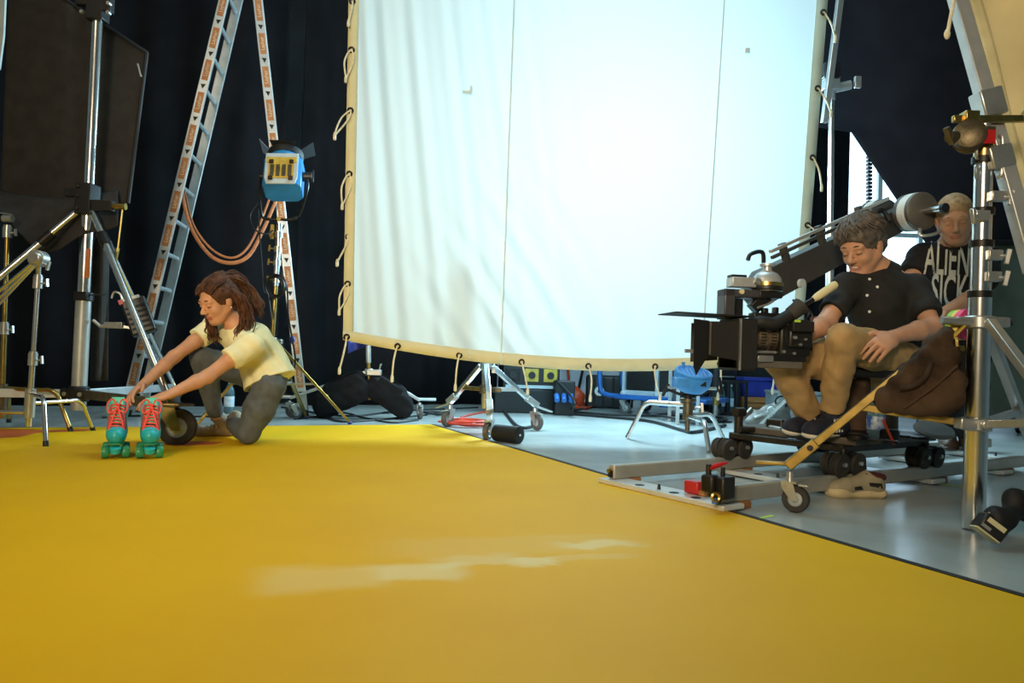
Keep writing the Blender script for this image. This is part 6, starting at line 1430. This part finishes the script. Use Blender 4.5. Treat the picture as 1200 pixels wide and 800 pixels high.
pa = combed(H,(-0.016,0,0.044),(0.112,0.089,0.094),70,0.50,-0.30,4,0.7,(-0.4,0.15),1.02)
strands('hair_tufts',pa,'hair_grey',hr,0.0050,4,0.005,9,0.004)
# ---- standing grip bending over the dolly
gm = thing('person','person with cropped blond hair in black T-shirt bending over the dolly','person',G(1130,527,0.09))
ho = W(1119,257,3.93); hR = frame((-0.42,-0.82,-0.38),roll=0.05); hp_, H = head_prims(ho,hR,1.06)
nkb = W(1121,292,4.03); chs = W(1114,322,4.16); wst = W(1116,352,4.36); pel = W(1120,376,4.52)
Rs, Ls = W(1082,302,4.10), W(1153,303,4.10); Re_, Rw = W(1058,345,3.95), W(1075,385,3.85); Le, Lw = W(1150,345,3.92), W(1106,367,3.78)
Rh, Lh = W(1102,382,4.52), W(1140,382,4.52); Rk, Lk = W(1104,452,4.42), W(1140,452,4.40)
Rf, Lf = on(1114,526,0.09), on(1140,530,0.09); Ra, La = Rf+V((0.03,0.09,0.10)), Lf+V((0.02,0.09,0.10))
pr = hp_+[cap(H(-0.03,0,-0.06),nkb,0.056,0.064,0.03), cap(nkb,chs,0.09,0.12,0.05), cap(chs,wst,0.12,0.11,0.05), cap(wst,pel,0.11,0.12,0.05), cap(nkb,Rs,0.055,0.055,0.04), cap(nkb,Ls,0.055,0.055,0.04),
   cap(Rs,Re_,0.052,0.041,0.02), cap(Re_,Rw,0.043,0.028,0.02), cap(Ls,Le,0.052,0.042,0.02), cap(Le,Le.lerp(Lw,0.35),0.044,0.045,0.02), cap(Le.lerp(Lw,0.35),Lw,0.045,0.030,0.015), cap(Rh,Rk,0.08,0.055,0.04), cap(Rk,Ra,0.055,0.04,0.02), cap(Lh,Lk,0.08,0.055,0.04), cap(Lk,La,0.055,0.04,0.02)]
pr += hand_prims(Lw, V((-0.85,-0.25,-0.5)), V((0,-0.4,-0.9)), V((0,-0.9,0.3)), (0.4,0.5,0.4),1.1)
pr += hand_prims(Rw, V((-0.1,-0.5,-0.85)), V((0.3,0.6,-0.4)), V((-0.6,-0.3,0)), (0.4,0.5,0.4),1.1)
organic('body',pr,['skin_pale','lips_pale'],gm,0.0045)
face_details(gm,H,'hair_blond')
bd_ = Le.lerp(Lw,0.12); MB().tube([Le.lerp(Lw,0.02),bd_,Le.lerp(Lw,0.24)],[0.050,0.051,0.050],18).build('elbow_bandage','white_paint',gm)
pr = [cap(W(1121,296,4.03),chs,0.108,0.152,0.05), cap(chs,wst,0.150,0.145,0.05), cap(wst,W(1121,382,4.54),0.145,0.150,0.05,fb=True), cap(Rs,Ls,0.065,0.065,0.05), cap(Rs,Rs.lerp(Re_,0.50),0.078,0.076,0.03,fb=True), cap(Ls,Ls.lerp(Le,0.62),0.078,0.078,0.03,fb=True), cap(H(-0.03,0,-0.03),W(1120,287,4.00),0.056,0.068,0.008,op='-')]
ts = organic('t_shirt',pr,'tee_black',gm,0.006,noise=0.003,nscale=24)
bv = bvh_of(ts)
def wrap_text(s, size, px, py, sx, tilt=0.0):
    me = text_mesh(s, size, 0.0035).copy(); bm = bmesh.new(); bm.from_mesh(me)
    bmesh.ops.delete(bm, geom=[f for f in bm.faces if f.normal.z < 0.5], context='FACES')
    bmesh.ops.triangulate(bm, faces=bm.faces); bmesh.ops.subdivide_edges(bm, edges=bm.edges, cuts=3, use_grid_fill=True)
    c_ = P(px,py,3.9); x_ = (CR*math.cos(tilt)-CU*math.sin(tilt)); y_ = (CU*math.cos(tilt)+CR*math.sin(tilt))
    base = (c_-CC).normalized()
    for v in bm.verts:
        q_ = c_+x_*v.co.x*sx+y_*v.co.y; h_ = bv.ray_cast(q_-base*0.4,base)
        v.co = (h_[0]-base*0.008 if h_[0] is not None else q_+base*0.3)-root_loc(gm)
    bm.to_mesh(me); bm.free(); me.materials.clear(); me.materials.append(MATS['print_white']); o = bpy.data.objects.new('shirt_print',me); link(o,ts)
wrap_text('ALIEN',0.245,1110,305,0.36,0.05); wrap_text('SICK',0.245,1112,343,0.38,0.05)
pr = [cap(W(1120,378,4.52),W(1121,384,4.53),0.145,0.14,0.04)]
for h__,k__,a__ in ((Rh,Rk,Ra),(Lh,Lk,La)): pr += [cap(h__,h__.lerp(k__,0.5),0.105,0.09,0.04), cap(h__.lerp(k__,0.5),k__,0.09,0.078,0.03), cap(k__,a__,0.078,0.062,0.03,fb=True)]
organic('jeans',pr,'black_jeans',gm,0.008,noise=0.004,nscale=26)
for f_,a_ in ((Rf,Ra),(Lf,La)):
    he = f_+V((0.045,0.13,0)); shoe(gm, V((he.x,he.y,0.09)), V((f_.x-0.04,f_.y-0.09,0.09)), a_+Z*0.04, 'boot_brown','boot_brown',0.044,'boot','cream')
pr = [elp(H(-0.014,0,0.036),np.array((0.101,0.0805,0.088))*1.06,hR,0.01), elp(H(-0.055,0,0.0),np.array((0.06,0.076,0.07))*1.06,hR,0.02), elp(H(0.098,0,-0.055),np.array((0.080,0.085,0.112))*1.06,hR,0.01,op='-')]
organic('hair',pr,'hair_blond',gm,0.006,noise=0.001,nscale=150)
# ------------------------------------------------------------------ things behind the two men
mat('dotted_cloth','#e6e8e4',0.85,0,0.03,5); mat('dot_yellow','#e0b93a',0.8,0,0.05,5)
t = thing('dotted_cloth','white cloth with yellow dots hanging between the two men','cloth',P(1085,362,4.75))
def dc(u,v): return P(1066+22*u+16*v+2*math.sin(6*v),300+66*v,4.75+0.03*math.sin(7*u+3*v))
MB().surf(dc,12,14).build('fabric','dotted_cloth',t,solid=0.004)
for u,v in ((0.45,0.25),(0.75,0.55),(0.35,0.62),(0.7,0.85),(0.25,0.9)):
    q = dc(u,v)+V((0,-0.008,0)); MB().cyl(q,q+V((0,-0.002,0)),0.028,n=20).build('dot','dot_yellow',t)
MB().cyl(P(1068,298,4.76),P(1082,368,4.78),0.012,n=8).build('pole','steel',t); MB().cyl(P(1082,368,4.78),V((P(1082,368,4.78).x,P(1082,368,4.78).y,0.0)),0.012,n=8).build('pole','steel',t)
# orange folding trestle and blue jug
tz = G(965,492); t = thing('trestle','orange folding trestle with slanted legs behind the seated man','trestle',V((tz.x,tz.y,0)))
dt = tz.y
for xa,xb in ((968,930),(974,1003)):
    for k in (0,0.35):
        a_ = P(xa,372,dt)+V((0,k,0)); b_ = P(xb,490,dt)+V((0,k,0)); b_.z = 0.0
        MB().bar(a_,b_,0.035,0.03).build('leg','orange_plastic',t,bevel=0.004)
MB().bar(P(971,372,dt)+V((0,-0.05,0)),P(971,372,dt)+V((0,0.42,0)),0.07,0.05).build('top_beam','orange_plastic',t,bevel=0.006)
q = P(990,450,dt+0.2)
jz = G(966,490)+V((0.02,-0.35,0)); t = thing('water_jug','bright blue tall bottle standing below the orange trestle','bottle',V((jz.x,jz.y,0)))
MB().lathe([(0.055,0),(0.06,0.01),(0.06,0.28),(0.05,0.33),(0.022,0.37),(0.022,0.40)],V((jz.x,jz.y,0)),Z,20).build('body','blue_bright',t); MB().lathe([(0.026,0),(0.026,0.035)],V((jz.x,jz.y,0.395)),Z,14).build('cap','white_paint',t)
q = G(1015,486); t = thing('apple_box','wooden equipment box standing behind the dolly seat','box',V((q.x,q.y,0)))
MB().box(V((q.x,q.y+0.15,0.16)),(0.42,0.28,0.32)).build('body','wood',t,bevel=0.006); MB().box(V((q.x,q.y+0.008,0.22)),(0.13,0.01,0.035)).build('hand_hole','black_matte',t,bevel=0.004)
# blue steel rack behind the men
q = P(1072,480,7.2); q.z = 0; t = thing('steel_trolley','blue tubular trolley with flat shelf behind the standing man','trolley',V((q.x,q.y,0)))
for dx in (-0.25,0.25):
    for dy in (0,0.4): MB().cyl(V((q.x+dx,q.y+dy,0)),V((q.x+dx,q.y+dy,0.78)),0.018,n=10).build('post','blue_paint',t)
for zz in (0.25,0.76): MB().box(V((q.x,q.y+0.2,zz)),(0.54,0.44,0.03)).build('shelf','steel' if zz<0.5 else 'blue_paint',t,bevel=0.004)
q2 = q; boxthing('tool_case','grey tool case resting on the lower shelf of the blue trolley','case',(q.x,q.y+0.2),(0.40,0.3,0.2),'grey_box',0,z0=0.266,extra=lambda t,c,R,s:[MB().torus(c+Z*(s[2]+0.01),(0,1,0),0.06,0.010,16,6).build('handle','black_plastic',t)])
# trolley with black bag on the right
q = G(1192,512); t = thing('low_trolley','low steel trolley carrying a black bag beside the stand column','trolley',V((q.x,q.y,0)))
MB().box(V((q.x+0.05,q.y+0.3,0.24)),(0.62,0.5,0.03)).build('shelf','steel',t,bevel=0.004)
for dx in (-0.24,0.34):
    for dy in (0.1,0.5):
        MB().cyl(V((q.x+dx,q.y+dy,0.08)),V((q.x+dx,q.y+dy,0.5 if dx<0 else 0.24)),0.014,n=8).build('post','black_plastic',t); caster(t,V((q.x+dx,q.y+dy,0)),0.5,0.04,0.025,0.09,'steel','rubber',False)
bq = V((q.x+0.07,q.y+0.3,0.256)); t = thing('equipment_bag','padded black equipment bag lying on the low trolley','bag',bq)
organic('body',[cap(bq+V((-0.16,0,0.10)),bq+V((0.18,0,0.10)),0.10,0.10,0.02),elp(bq+V((0,0,0.14)),(0.24,0.15,0.10),None,0.04)],'black_cloth',t,0.012,noise=0.006)
MB().tube(smooth_path([bq+V((-0.12,-0.1,0.18)),bq+V((-0.06,-0.12,0.27)),bq+V((0.08,-0.12,0.27)),bq+V((0.13,-0.1,0.18))],5),0.012,8).build('handle','black_cloth',t)
